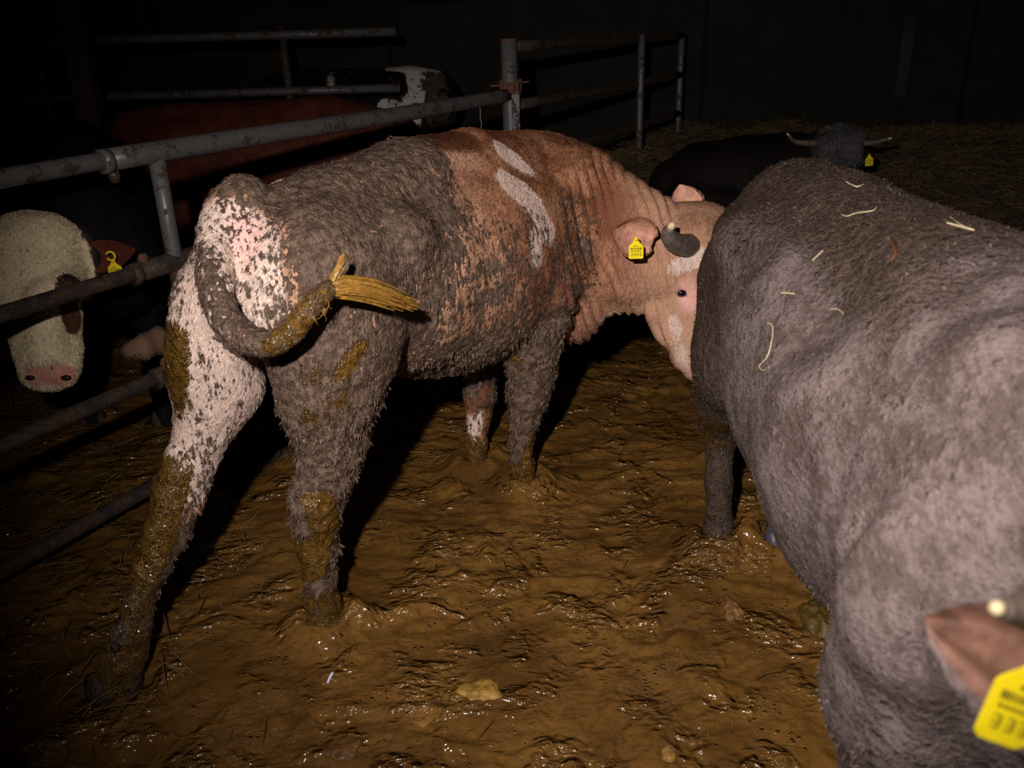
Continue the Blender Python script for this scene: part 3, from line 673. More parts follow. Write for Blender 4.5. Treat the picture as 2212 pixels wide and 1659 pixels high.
A['tan'] = np.clip(0.6*(1-sstep(0.45, 0.8, la))*(V[:, 0] < 0.2)+0.62*sstep(0.30, 0.52, V[:, 0])*(V[:, 1] > 2.5)*(V[:, 1] < 3.1)+0.35*(la > 1.1)*sstep(0.95, 0.6, lz)+0.6*mk([(880, 305), (960, 335), (1010, 350)], 0.1, 0.03, 0.7), 0, 1)
A['dark'] = np.clip(0.85*mk([(930, 300), (1000, 300)], 0.05, 0.045, 0.8)+0.6*mark(V, [Py(1270, 378, 3.0), Py(1400, 450, 2.9)], 0.05, 0.7)+0.5*mark(V, [Py(1490, 480, 2.82), Py(1540, 490, 2.82)], 0.06, 0.6)+0.45*mk([(1200, 400), (1210, 520), (1230, 600)], 0.26, 0.05, 0.8)+0.32*mark(V, [Py(1440, 720, 2.8)], 0.03, 0.8)+0.6*mark(V, [Py(1495, 590, 2.78), Py(1510, 600, 2.8)], 0.022, 0.7)+0.28*mark(V, [Py(1425, 600, 2.76), Py(1420, 680, 2.78)], 0.03, 0.9)*(1+perlin(V*9))+0.5*mark(V, [Py(1475, 745, 2.8)], 0.025, 0.9), 0, 1)
A['pink'] = np.clip(np.maximum.reduce([mk([(528, 490), (520, 580)], 0.05, 0.032, 0.6)*0.6, mark(V, [Py(1480, 610, 2.79), Py(1490, 650, 2.79)], 0.042, 0.6)*0.8, mark(V, [Py(1478, 790, 2.82), Py(1505, 800, 2.82)], 0.03, 0.6)*0.6, mk([(470, 830), (500, 850)], -0.14, 0.05, 0.8)*0.4]), 0, 1)
# --- wrinkles of the neck and cheek, ribs, crusted lumps
wr = sstep(0.13, 0.24, V[:, 0])*(1-sstep(0.58, 0.62, V[:, 0]))*(lz > 0.4)*(V[:, 1] > 2.5)
ph = V[:, 0]*0.9+0.25*lz+0.03*perlin(V*6)
fold_ = np.abs(np.sin(ph*math.pi/0.031+1.3*perlin(V*5)))**0.7*np.clip(0.75+1.1*perlin(V*7+3), 0.15, 1.3)
hdw = 1-0.75*sstep(0.53, 0.58, V[:, 0])
disp = wr*hdw*0.022*(fold_-0.5)*(1-0.6*sstep(1.0, 1.2, lz))
disp += 0.006*perlin(V*9)*(la < 1.4)
crust = A['mud']*(la < 1.4)
disp += crust*(0.010*np.maximum(perlin(V*24), -0.2)+0.007*perlin(V*50+9))*np.where(lz < 0.72, 1.6, 0.75)
disp += A['dung']*0.004
V = V+N*disp[:, None]; N = vnormals(V, Q)
bull = thing('bull', 'mud-caked reddish-brown bull with lifted tail, head pushed against the grey bull', 'bull', mainbase)
mesh_obj('body', V, Q, COAT_RED, bull, A, base=mainbase)
facing = np.where((N*(CAM-V)).sum(1) > -0.3, 1.0, 0.25)
def flow_main(P, n):
    f = np.zeros_like(P); f[:] = -BH*0.55; f[:, 2] -= 0.8; up = sstep(1.1, 1.25, P[:, 2])[:, None]; f = f*(1-0.5*up)-BH*0.6*up
    f += 0.5*np.stack([perlin(P*7), perlin(P*7+40), perlin(P*7+80)], 1); return f
hw = facing*(1-np.clip(A['pink']*1.2, 0, 0.95))*(1-0.85*A['dung'])*np.where(lz > 0.03, 1, 0)*np.where((capdist(V, [eyeP]) < 0.03), 0, 1)*np.where(A['mud'] > 0.55, 0.5, 1)
hair('coat', V, Q, N, A, COAT_RED, bull, mainbase, 130000, lambda a, P: np.where(a['mud'] > 0.55, 0.0095, 0.017)*np.where(P[:, 0] > 0.3, 0.55, 1), lambda a, P: np.where(a['mud'] > 0.55, 0.0030, 0.0018), flow_main, hw, lift=0.13, jitter=0.25, seed=3)
# crusty tufts hanging under belly and thighs
tw = facing*(lz < 0.74)*(A['mud'] > 0.5)*(A['dung'] < 0.4)*(lz > 0.2)+0.12*facing*(la < 0.55)*(lz > 1.0)*(A['mud'] > 0.5)
hair('dung_tufts', V, Q, N, A, COAT_RED, bull, mainbase, 3600, 0.018, 0.006, lambda P, n: np.tile((0.0, 0, -1.0), (len(P), 1))+0.4*n, tw, lift=0.35, jitter=0.4, seed=4)
mesh_obj('eye', *sphere(eyeP+np.array((0.002, 0.012, 0)), 0.0225, 18, 12, (1.25, 1.0, 0.8)), EYE, bull, base=mainbase)
# ears, tags, horns
e1r, e1t = Py(1416, 526, 2.69), Py(1324, 498, 2.60)
make_ear(bull, mainbase, e1r, e1t, (0.15, 0, 1), 0.060, COAT_RED, EAR_IN, 0.55, {'white': 0.15}, front=(-0.1, -1, 0.1), pw=1.0, fold=0.12)
e2r, e2t = Py(1492, 458, 3.02), Py(1468, 398, 3.07)
make_ear(bull, mainbase, e2r, e2t, (1, 0, 0.2), 0.055, COAT_RED, EAR_IN, 0.4, {'mud': 0.45}, front=(-0.2, -1, 0), pw=0.8)
make_tag(bull, mainbase, Py(1374, 512, 2.60), (1, 0.1, -0.03), (0.02, 0.0, -1), 0.050)
make_tag(bull, mainbase, Py(1484, 432, 2.985), (0.9, 0.1, 0.3), (-0.3, 0.0, -1), 0.040)
make_horn(bull, mainbase, [Py(1492, 528, 2.83), Py(1478, 530, 2.74), Py(1455, 522, 2.68), Py(1444, 506, 2.65), Py(1447, 494, 2.635), Py(1455, 482, 2.62)], 0.042, 0.006, 0.14)
make_horn(bull, mainbase, [Py(1535, 490, 2.96), Py(1548, 475, 3.02), Py(1555, 462, 3.06), Py(1558, 452, 3.08)], 0.04, 0.012, 0.2)
# tail switch: a wet brush of hair swinging out, and one stray lock
def brush(ctrl, r, n, wobble, seed, name, wid=0.004):
    rng = np.random.default_rng(seed); C = spline(ctrl, 12); parts = []
    for _ in range(n):
        o = rng.normal(size=3)*0.5; o -= 0; s0 = rng.random()*0.25; s1 = 0.6+0.4*rng.random()
        t = np.linspace(s0, s1, 7); p = np.stack([np.interp(t, np.linspace(0, 1, 12), C[:, i]) for i in range(3)], 1)
        env = np.interp(t, [0, 0.15, 0.5, 0.8, 1], [0.35, 0.9, 1.0, 0.75, 0.25])[:, None]*r
        p = p+env*o+wobble*rng.normal(size=3)*(t[:, None]**2)
        parts.append(tube(p, np.linspace(wid, wid*0.35, 7), 4, False))
    v, f = merge(parts)
    at = bull_attrs(v, dung=np.full(len(v), 1.0)); at['strand'] = np.repeat(rng.random(n), 28)
    return tag(mesh_obj(name, v, f, SWITCH, bull, at, base=mainbase), kind='stuff')
SWITCH = plain('wet_switch_hair', lin(140, 100, 42), 0.28, 0.3, 90, 0.5)
tb = P_[-1]
brush([tb, Pb(745, 622, 0.355), Pb(800, 632, 0.37), Pb(850, 648, 0.38), Pb(897, 663, 0.385)], 0.019, 480, 0.006, 8, 'tail_switch')
brush([tb, Pb(722, 598, 0.345), Pb(735, 575, 0.35), Pb(744, 548, 0.35)], 0.007, 60, 0.003, 9, 'tail_lock')
brush([Pb(690, 650, 0.335), Pb(697, 660, 0.34), Pb(703, 672, 0.34)], 0.016, 26, 0.012, 10, 'tail_hairs', 0.0016)
# hooves
for k_, bb in (('lh', -0.2), ('rh', 0.086), ('rf', 0.085), ('lf', -0.16)):
    f_ = FOOT[k_]; make_hoof(bull, mainbase, (f_[0], f_[1], -0.08 if k_ != 'lh' else -0.01), BH if k_ != 'lh' else -BH*0.4+BR, 0.062 if k_ != 'lh' else 0.066, 0.10 if k_ != 'lh' else 0.075)
for s_ in (-1, 1):
    p_ = Pb(272+s_*20, 1400, -0.165); mesh_obj('dewclaw', *sphere(p_+BR*-0.006, 0.012, 12, 8, (1, 1, 1.3)), HOOF, bull, base=mainbase)

# ------------------------------------------------------------------ the grey bull in front on the right
GL = np.array((1.0, 0, 0)); GXs = 0.80
ch = []
def G(x, y, z): return np.array((x, y, z))
ch.append(chain([(G(.785, 2.44, .97), .21, .165), (G(.79, 2.28, .975), .255, .22), (G(.795, 2.0, .935), .305, .268), (G(.80, 1.7, .89), .345, .33), (G(.80, 1.4, .865), .375, .34),
                 (G(.80, 1.12, .885), .37, .31), (G(.80, .9, .93), .33, .27), (G(.79, .72, .95), .25, .2)], GL, 0.07))
ch.append(chain([(G(.78, 2.5, 1.13), .07, .07), (G(.785, 2.3, 1.20), .05, .09), (G(.79, 1.9, 1.19), .05, .09), (G(.80, 1.3, 1.19), .055, .10), (G(.80, .95, 1.21), .06, .10)], GL, 0.08))
for s_ in (-1, 1):
    ch.append(chain([(G(.78+.215*s_, 2.08, 1.10), .06, .06)], GL, 0.09))
    ch.append(chain([(G(.785+.10*s_, 2.52, 1.0), .08, .07)], GL, 0.07))
    # thigh and hind leg
    fx, fy = (FOOT['grh'][0], FOOT['grh'][1]) if s_ < 0 else (FOOT['glh'][0]+0.02, FOOT['glh'][1])
    ch.append(chain([(G(.79+.13*s_, 2.32, .90), .20, .12), (G(.785+.155*s_, 2.28, .72), .155, .11), (G(.5*(.78+.17*s_+fx)-.00, 2.40, .55), .095, .08), (G(fx, 2.50, .40), .062, .055), (G(fx, 2.44, .22), .042, .04), (G(fx, fy, .07), .046, .045), (G(fx, fy-.03, -.02), .05, .05)], GL, 0.05))
    # shoulder and foreleg
    sx = .80+.245*s_
    ch.append(chain([(G(.80+.15*s_, .98, 1.08), .17, .10), (G(sx, .95, .88), .17, .11), (G(sx-.005*s_, .97, .70), .14, .115), (G(sx-.03*s_, .97, .52), .10, .085), (G(sx-.05*s_, .95, .33), .065, .06), (G(sx-.06*s_, .94, .18), .045, .042), (G(sx-.06*s_, .92, .06), .05, .048), (G(sx-.06*s_, .90, -.02), .055, .05)], GL, 0.055))
ch.append(chain([(G(.80, 1.9, .68), .07, .06), (G(.80, 1.4, .60), .06, .07)], GL, 0.09))
ch.append(chain([(G(.79, .85, 1.0), .26, .19), (G(.70, .67, 1.04), .19, .145), (G(.61, .53, 1.06), .15, .125), (G(.55, .44, 1.07), .125, .115)], GL, 0.06))   # neck
ch.append(chain([(G(.76, .72, .76), .05, .045), (G(.64, .55, .88), .04, .04)], GL, 0.06))
HD0, HD1 = np.array((.53, .40, 1.12)), np.array((.50, .10, .76)); hdir = HD1-HD0
ch.append(chain([(HD0, .105, .115), (HD0+hdir*.3, .115, .115), (HD0+hdir*.55, .09, .09), (HD0+hdir*.8, .072, .078), (HD1, .062, .075)], GL, 0.04))
ch.append(chain([(G(.775, 2.56, 1.1), .035, .035), (G(.765, 2.61, .95), .028, .028), (G(.76, 2.60, .7), .022, .022), (G(.76, 2.58, .45), .02, .02)], GL, 0.02))  # tail
V, Q = body_mesh(ch, 0.0105, 2); N = vnormals(V, Q)
nb = fbm(V*4.0, 3); gx_, gy_, gz_ = V.T
A = bull_attrs(V)
rear = sstep(1.65, 2.35, gy_+0.25*(gz_-0.95)+0.1*nb)
top = sstep(1.10, 1.2, gz_+0.05*nb)*sstep(0.9, 1.5, gy_)
low = 1-sstep(0.60, 0.72, gz_+0.04*nb-0.10*(1.4-gy_)*(gy_ < 1.4))
A['mud'] = np.clip(np.maximum.reduce([0.95*rear, 0.72*top, 0.5*low, np.full(len(V), 0.30)+0.16*nb]), 0, 1)
A['dung'] = np.clip(np.maximum.reduce([mark(V, [Py(1520, 700, 2.35), Py(1530, 780, 2.35), Py(1545, 900, 2.38), Py(1530, 960, 2.42)], 0.075, 0.5)*0.62, mark(V, [Py(1660, 385, 2.5), Py(1640, 375, 2.5)], 0.05, 0.6)*0.55, 0.5*low*(gy_ > 1.15)*(gy_ < 2.0), 0.6*(1-sstep(0.06, 0.2, gz_))]), 0, 1)
A['white'] = np.clip(mark(V, [Py(1562, 985, 2.45), Py(1560, 1015, 2.45)], 0.04, 0.4)*0.9, 0, 1)
# muscle relief, skin folds by the shoulder and neck
fold = mark(V, [G(.46, 1.14, 1.0), G(.42, 1.10, .75), G(.45, 1.08, .6)], 0.035, 0.9)
disp = 0.012*perlin(V*5+3)+0.004*perlin(V*14)-0.016*fold+0.002*perlin(V*45)*A['mud']
nf = (1-sstep(0.75, 0.95, gy_))*sstep(0.45, 0.55, gy_); disp += nf*0.003*np.sin((gy_+0.3*gz_)*2*math.pi/0.05+2*perlin(V*5))
Gp = lambda x, y, xx=.5: Pplane(x, y, np.array((xx, 0, 0)), X_)
disp -= 0.030*mark(V, [Gp(1775, 590, .55), Gp(1745, 700, .52)], 0.075, 0.9)
disp += 0.020*mark(V, [Gp(1700, 505, .58), Gp(1670, 580, .54), Gp(1625, 690, .52), Gp(1600, 790, .52)], 0.045, 0.9)
disp -= 0.020*mark(V, [Gp(1890, 960, .46), Gp(1855, 1100, .46), Gp(1835, 1230, .46), Gp(1818, 1310, .48)], 0.028, 0.9)
disp += 0.016*mark(V, [Gp(2000, 900, .46), Gp(1960, 1100, .46), Gp(1900, 1300, .46)], 0.09, 0.9)
for fx_ in (1925, 1985, 2040): disp -= 0.010*mark(V, [Gp(fx_+30, 1180, .5), Gp(fx_, 1330, .48), Gp(fx_-8, 1500, .47), Gp(fx_, 1640, .47)], 0.014, 0.9)
V = V+N*disp[:, None]; N = vnormals(V, Q)
gbase = np.array((.8, 1.6, 0)); gbull = thing('bull', 'large grey-brown horned bull with straw bits scattered over its back', 'bull', gbase)
mesh_obj('body', V, Q, COAT_GREY, gbull, A, base=gbase)
facing = np.where((N*(CAM-V)).sum(1) > -0.25, 1.0, 0.15)
def flow_grey(P, n):
    f = np.zeros_like(P); f[:, 1] = 0.75; f[:, 2] = -0.5
    f += 0.55*np.stack([perlin(P*6), perlin(P*6+40), perlin(P*6+80)], 1); return f
hair('coat', V, Q, N, A, COAT_GREY, gbull, gbase, 120000, lambda a, P: np.where(P[:, 1] > 2.1, 0.0085, 0.0105), lambda a, P: np.where(a['mud'] > 0.5, 0.0017, 0.0012), flow_grey, facing*(1-0.8*A['dung'])*(gz_ > 0.03), lift=0.10, jitter=0.3, seed=13)
hair('dung_tufts', V, Q, N, A, COAT_GREY, gbull, gbase, 2600, 0.013, 0.004, lambda P, n: np.tile((0.0, 0.4, -1.0), (len(P), 1)), facing*((low > 0.4)+0.7*(top > 0.5)+rear*0.6)*(gz_ > 0.3), lift=0.4, jitter=0.5, seed=14)
# right ear with its tag, horns, left ear
er, et = np.array((.425, .44, 1.14)), Py(1992, 1340, .66)
make_ear(gbull, gbase, er, et, (0.25, 0.2, 1), 0.052, COAT_GREY, EAR_G, 0.5, {'mud': 0.25}, front=(-0.4, -1, 0.2), pw=1.05, fold=0.22)
make_tag(gbull, gbase, Py(2268, 1405, .53), (0.93, -0.1, -0.38), (-0.25, -0.12, -0.9), 0.065)
make_horn(gbull, gbase, [G(.47, .43, 1.19), G(.42, .47, 1.215), Py(2260, 1322, .50), Py(2205, 1318, .495), Py(2148, 1313, .48)], 0.028, 0.004, 0.05)
make_horn(gbull, gbase, [G(.60, .42, 1.19), G(.67, .44, 1.22), G(.73, .43, 1.26), G(.76, .39, 1.31)], 0.034, 0.008)
make_ear(gbull, gbase, G(.63, .44, 1.13), G(.78, .54, 1.14), (0.2, 0.1, 1), 0.05, COAT_GREY, EAR_IN, 0.4, {'mud': 0.25}, front=(0.2, -1, 0))
for s_ in (-1, 1):
    e_ = HD0+hdir*.36+np.array((.105*s_, -.02, .02)); mesh_obj('eye', *sphere(e_, 0.02, 14, 10), EYE, gbull, base=gbase)
for k_ in ('grh', 'glh'): make_hoof(gbull, gbase, (FOOT[k_][0]+(0.02 if k_ == 'glh' else 0), FOOT[k_][1]-.02, -.07 if k_ == 'grh' else 0), (0, -1, 0), 0.06, 0.1, HOOF_B if k_ == 'glh' else HOOF)
for s_ in (-1, 1): make_hoof(gbull, gbase, (.80+.18*s_, .88, -.02), (0, -1, 0), 0.06, 0.1)

# ------------------------------------------------------------------ cattle behind: one standing build, posed and coloured for each
def cattle(T, heading, H, neck, headn, HSide, legs_a=(0.05, -0.1, 1.15, 1.25), h=0.014, width=1.0, gz=0.0):
    hd = unit((heading[0], heading[1], 0)); rt = np.array((hd[1], -hd[0], 0)); s = H/1.28; T = np.array((T[0], T[1], gz))
    Wl = lambda a, b_, z: T+hd*a*s+rt*b_*s*width+np.array((0, 0, z*s))
    c = [chain([(Wl(.02, 0, .99), .2*s, .17*s), (Wl(.2, 0, .985), .25*s, .24*s), (Wl(.5, 0, .93), .305*s, .28*s), (Wl(.8, 0, .90), .335*s, .31*s), (Wl(1.08, 0, .91), .335*s, .285*s), (Wl(1.28, 0, .94), .29*s, .235*s), (Wl(1.44, 0, .93), .22*s, .18*s)], rt, .07),
         chain([(Wl(-.02, 0, 1.15), .07*s, .07*s), (Wl(.25, 0, 1.20), .05*s, .1*s), (Wl(.7, 0, 1.18), .055*s, .1*s), (Wl(1.2, 0, 1.21), .055*s, .1*s)], rt, .07)]
    for sg, la_, fa_ in ((-1, legs_a[0], legs_a[2]), (1, legs_a[1], legs_a[3])):
        c.append(chain([(Wl(.20, .15*sg, .88), .20*s, .12*s), (Wl(.26, .18*sg, .70), .15*s, .11*s), (Wl(.5*(.1+la_)+.02, .17*sg, .53), .09*s, .075*s), (Wl(la_-.05, .16*sg, .40), .06*s, .05*s), (Wl(la_, .16*sg, .2), .04*s, .038*s), (Wl(la_+.03, .16*sg, .02), .048*s, .045*s)], rt, .05))
        c.append(chain([(Wl(1.25, .17*sg, .95), .16*s, .1*s), (Wl(1.25, .19*sg, .70), .13*s, .09*s), (Wl(fa_+.02, .17*sg, .5), .08*s, .07*s), (Wl(fa_+.02, .15*sg, .36), .055*s, .052*s), (Wl(fa_, .15*sg, .18), .038*s, .036*s), (Wl(fa_+.02, .15*sg, .02), .048*s, .045*s)], rt, .05))
        c.append(chain([(Wl(.30, .2*sg, 1.09), .06*s, .06*s)], rt, .08))
    c.append(chain([(Wl(-.05, 0, 1.14), .035*s, .035*s), (Wl(-.10, 0, .95), .028*s, .028*s), (Wl(-.09, 0, .6), .022*s, .022*s), (Wl(-.08, 0, .4), .03*s, .03*s)], rt, .02))
    c.append(chain([(Wl(1.28, 0, .98), .25*s, .19*s)]+neck, rt, .06)); c.append(chain(headn, HSide, .035))
    feet = [Wl(legs_a[0]+.03, -.16, 0), Wl(legs_a[1]+.03, .16, 0), Wl(legs_a[2]+.02, -.15, 0), Wl(legs_a[3]+.02, .15, 0)]
    return c, Wl, hd, rt, feet

# --- white-faced bull looking through the fence
wt = np.array((-2.20, 4.55)); whd = unit((0.42, -0.91, 0))
hpx = lambda x, y, yy, rv, rl: (Py(x, y, yy), rv, rl)
WS = unit((0.97, 0.22, 0.05))
nk = [(Py(240, 560, 3.28), .22, .19), (Py(180, 560, 3.16), .175, .155), (Py(110, 565, 3.08), .14, .13)]
hdn = [hpx(70, 535, 2.97, .115, .145), hpx(76, 600, 2.93, .125, .152), hpx(92, 690, 2.87, .105, .118), hpx(104, 760, 2.83, .09, .104), hpx(108, 798, 2.81, .076, .10)]
c_, Wl, hd_, rt_, feet = cattle(wt, whd, 1.27, nk, hdn, WS, (0.05, -0.1, 1.2, 1.05))
c_.append(chain([hpx(45, 500, 2.99, .06, .08), hpx(100, 500, 2.99, .06, .08)], WS, .04))
c_ += [chain([hpx(x_, 615, 2.85, .05, .035)], WS, .04) for x_ in (12, 140)]+[chain([hpx(x_, 812, 2.77, .035, .035)], WS, .025) for x_ in (72, 142)]+[chain([hpx(92, 640, 2.80, .05, .05), hpx(103, 760, 2.76, .04, .05)], WS, .04)]
c_.append(chain([(Py(345, 735, 3.2), .06, .035), (Py(310, 750, 3.12), .045, .03), (Py(270, 760, 3.1), .03, .025)], rt_, .05))
eyW = Py(147, 628, 2.83); c_.append(chain([(eyW+np.array((-.01, .035, 0)), .045, .04)], WS, .025))
V, Q = body_mesh(c_, 0.011, 2); N = vnormals(V, Q); wb = np.array((-1.75, 3.6, 0))
V = V+N*(0.006*perlin(V*8)+0.004*perlin(V*20)*(V[:, 1] > 2.8))[:, None]; N = vnormals(V, Q)
A = bull_attrs(V); hm = mark(V, [n_[0] for n_ in hdn], 0.19, 0.12)*(1-sstep(3.0, 3.06, V[:, 1]))
eyed = mark(V, [eyW, Py(160, 690, 2.84)], 0.05, 0.5)
A['white'] = np.clip(hm*1.0-1.0*eyed-0.35*mark(V, [Py(5, 640, 2.84)], 0.06, 0.6)+0.9*mark(V, [Py(262, 800, 3.2), Py(268, 900, 3.2)], 0.07, 0.4), 0, 1)
A['dark'] = eyed*0.6; A['tan'] = 0.30*hm*(0.5+perlin(V*7))+0.45*mark(V, [Py(310, 750, 3.12), Py(345, 735, 3.2)], 0.07, 0.5)
A['pink'] = mark(V, [Py(75, 808, 2.74), Py(140, 808, 2.74)], 0.042, 0.5)*(0.75+0.5*perlin(V*30)); A['mud'] = np.clip(0.25*(V[:, 2] < 0.5)+0.12*hm*mark(V, [Py(70, 540, 2.86)], 0.1, 0.9)+0.15*mark(V, [Py(110, 770, 2.74)], 0.08, 0.8), 0, 1)
wfb = thing('bull', 'white-faced bull with dark body and pink nose looking through the fence', 'bull', wb)
mesh_obj('body', V, Q, COAT_DARK, wfb, A, base=wb)
fw = np.where((N*(CAM-V)).sum(1) > -0.2, 1.0, 0.1)*(1-0.9*A['pink'])
hair('coat', V, Q, N, A, COAT_DARK, wfb, wb, 30000, 0.013, 0.0022, lambda P, n: np.tile((0.1, 0.2, -1.0), (len(P), 1))+0.8*np.stack([perlin(P*8), perlin(P*8+40), perlin(P*8+80)], 1), fw*(0.08+hm), lift=0.25, seed=21)
for dx in (-38, 32):
    mesh_obj('nostril', *sphere(Py(107+dx*1.1, 816, 2.732), 0.016, 12, 8, (1.1, 0.6, 0.6)), NOSTRIL, wfb, base=wb)
mesh_obj('eye', *sphere(eyW+np.array((0.012, 0.004, 0)), 0.024, 14, 10), EYE, wfb, base=wb)
make_ear(wfb, wb, Py(178, 562, 3.02), Py(292, 540, 3.02), (0, 0.2, 1), 0.05, COAT_RUST, COAT_RUST, 0.4, front=(0.1, -1, 0))
make_ear(wfb, wb, Py(-20, 540, 3.02), Py(-110, 520, 3.06), (0, 0.2, 1), 0.052, COAT_RUST, COAT_RUST, 0.4, front=(0.1, -1, 0))
make_tag(wfb, wb, Py(243, 560, 2.985), (1, 0.1, 0.02), (0.05, 0, -1), 0.052, hook=True)
for f_ in feet: make_hoof(wfb, wb, (f_[0], f_[1], -.02), hd_, .055, .09)

# --- red bull standing crosswise behind it
rz = 0.0
c_, Wl, hd_, rt_, feet = cattle((-2.24, 5.42), (0.98, 0.10), 1.26, [(np.array((-.72, 5.56, .95)), .2, .16), (np.array((-.52, 5.58, .82)), .15, .13)], [(np.array((-.46, 5.60, .80)), .11, .11), (np.array((-.36, 5.60, .62)), .10, .1), (np.array((-.29, 5.60, .44)), .07, .075)], (0, -1, 0))
V, Q = body_mesh(c_, 0.015, 2); N = vnormals(V, Q); rb = np.array((-1.6, 5.45, 0)); A = bull_attrs(V)
V = V+N*(0.012*perlin(V*5))[:, None]
A['mud'] = np.clip(0.7*(1-sstep(.4, .6, V[:, 2]))+0.2, 0, 1)
red = thing('bull', 'rust-red bull standing crosswise behind the white-faced bull', 'bull', rb)
mesh_obj('body', V, Q, COAT_RUST, red, A, base=rb)
make_ear(red, rb, (-.48, 5.50, .88), (-.56, 5.36, .92), (0.3, 0, 1), .05, COAT_RUST, COAT_RUST, front=(1, -1, 0)); make_ear(red, rb, (-.48, 5.70, .88), (-.56, 5.84, .92), (0.3, 0, 1), .05, COAT_RUST, COAT_RUST, front=(1, 1, 0))
mesh_obj('eye', *sphere((-.37, 5.505, .70), .022, 12, 8), EYE, red, base=rb)
for f_ in feet: make_hoof(red, rb, (f_[0], f_[1], -.02), hd_, .055, .09)

# --- black and white cow by the back fence
cz = 0.06
c_, Wl, hd_, rt_, feet = cattle((-0.52, 7.35), (-0.99, 0.12), 1.30, [(np.array((-1.95, 7.5, 1.05)), .18, .14), (np.array((-2.15, 7.52, 1.0)), .14, .12)], [(np.array((-2.25, 7.5, 1.0)), .11, .11), (np.array((-2.38, 7.5, .86)), .1, .1), (np.array((-2.5, 7.5, .7)), .07, .075)], (0, -1, 0), gz=cz, h=0.018)
V, Q = body_mesh(c_, 0.018, 2); pbx = np.array((-1.1, 7.4, cz)); A = bull_attrs(V)
Cw = lambda x, y: Py(x, y, 7.1)
mark_ = mark
def mark(V, pts, r, soft=.5, scl=None): return mark_(V, pts, r, soft, (Y_, .15))
A['white'] = np.clip(mark(V, [Cw(850, 150), Cw(925, 150)], .10, .3)+mark(V, [Cw(900, 170), Cw(885, 260), Cw(840, 240)], .09, .3)+mark(V, [Cw(838, 235), Cw(840, 300)], .08, .3)+0.6*mark(V, [Cw(705, 165), Cw(712, 215)], .05, .6)-1.2*mark(V, [Cw(842, 185)], .10, .3)-1.2*mark(V, [Cw(862, 172), Cw(866, 195)], .05, .3), 0, 1)
A['mud'] = 0.30+0.5*mark(V, [Cw(935, 180), Cw(945, 260)], .09, .4)
mark = mark_
cow = thing('cow', 'black and white patched cow standing by the back wall behind the fence', 'cow', pbx)
mesh_obj('body', V, Q, COAT_PIED, cow, A, base=pbx)
for s_ in (-1, 1): make_ear(cow, pbx, (-2.2, 7.5+.1*s_, 1.06), (-2.2, 7.5+.26*s_, 1.08), (0, 0, 1), .05, COAT_PIED, COAT_PIED, front=(-1, 0, 0))
for f_ in feet: make_hoof(cow, pbx, (f_[0], f_[1], cz-.02), hd_, .055, .09)

# --- horned bull lying in the straw
LZ = float(ramp_z(np.array(2.0), np.array(6.1)))
lb_ = lambda x, y, z: np.array((x, y, LZ+z))
LX = unit((0.35, 1.0, 0))
hq = Py(1808, 322, 5.75)
c_ = [chain([(lb_(1.18, 6.15, .20), .17, .2), (lb_(1.36, 6.12, .26), .22, .28), (lb_(1.65, 6.08, .27), .25, .32), (lb_(1.95, 6.05, .28), .26, .30), (lb_(2.18, 6.0, .30), .22, .24)], LX, .07),
      chain([(lb_(1.25, 5.92, .15), .14, .12), (lb_(1.5, 5.82, .12), .12, .1), (lb_(1.38, 5.72, .06), .06, .06), (lb_(1.2, 5.70, .04), .05, .05)], (0, 0, 1), .05),
      chain([(lb_(2.1, 5.85, .16), .12, .1), (lb_(2.3, 5.7, .08), .07, .07), (lb_(2.1, 5.62, .05), .05, .05)], (0, 0, 1), .05),
      chain([(lb_(2.12, 5.98, .34), .18, .16), (hq+np.array((-.02, .16, -.05)), .15, .14), (hq+np.array((0, .03, -.02)), .12, .12)], (1, 0, 0), .06),
      chain([(hq+np.array((0, 0, .01)), .105, .13), (hq+np.array((.01, -.07, -.12)), .10, .115), (hq+np.array((.02, -.13, -.25)), .075, .085)], (1, 0, 0), .04),
      chain([(hq+np.array((-.06, -.03, .08)), .05, .05), (hq+np.array((.07, -.03, .08)), .05, .05)], (1, 0, 0), .05)]
V, Q = body_mesh(c_, 0.013, 2); N = vnormals(V, Q); lbs = np.array((1.7, 6.05, LZ)); A = bull_attrs(V)
hl = mark(V, [hq+np.array((0, -.05, .02))], .16, .3); A['mud'] = np.clip(0.85*hl, 0, 1)
lie = thing('bull', 'dark horned bull with shaggy grey poll lying in the straw', 'bull', lbs)
COAT_LIE = coat_material('black_brown_coat', lin(22, 16, 14), lin(30, 22, 19), lin(120, 112, 108), lin(66, 62, 60), lin(96, 92, 90), DUNG, lin(120, 90, 80))
mesh_obj('body', V, Q, COAT_LIE, lie, A, base=lbs)
hair('poll_hair', V, Q, N, A, COAT_LIE, lie, lbs, 4000, .05, .006, lambda P, n: np.tile((0.0, 0, -1.0), (len(P), 1))+perlin(P*9)[:, None], hl+1e-4, lift=.5, jitter=.5, seed=31)
for s_, tipp in ((-1, (1700, 288)), (1, (1927, 298))):
    make_horn(lie, lbs, [hq+np.array((.11*s_, .02, .04)), Py(1808+s_*70, 309, 5.75), Py(1808+s_*92, 305, 5.75), Py(*tipp, 5.72)], .024, .005, .12)
    make_ear(lie, lbs, hq+np.array((.12*s_, .02, -.04)), hq+np.array((.28*s_, .03, -.07)), (0, 0, 1), .045, COAT_LIE, COAT_LIE, front=(0, -1, 0))
    mesh_obj('eye', *sphere(hq+np.array((.11*s_, -.09, -.09)), .022, 12, 8), EYE, lie, base=lbs)
make_tag(lie, lbs, Py(1878, 333, 5.70), (1, 0, .1), (0.1, 0, -1), 0.055)

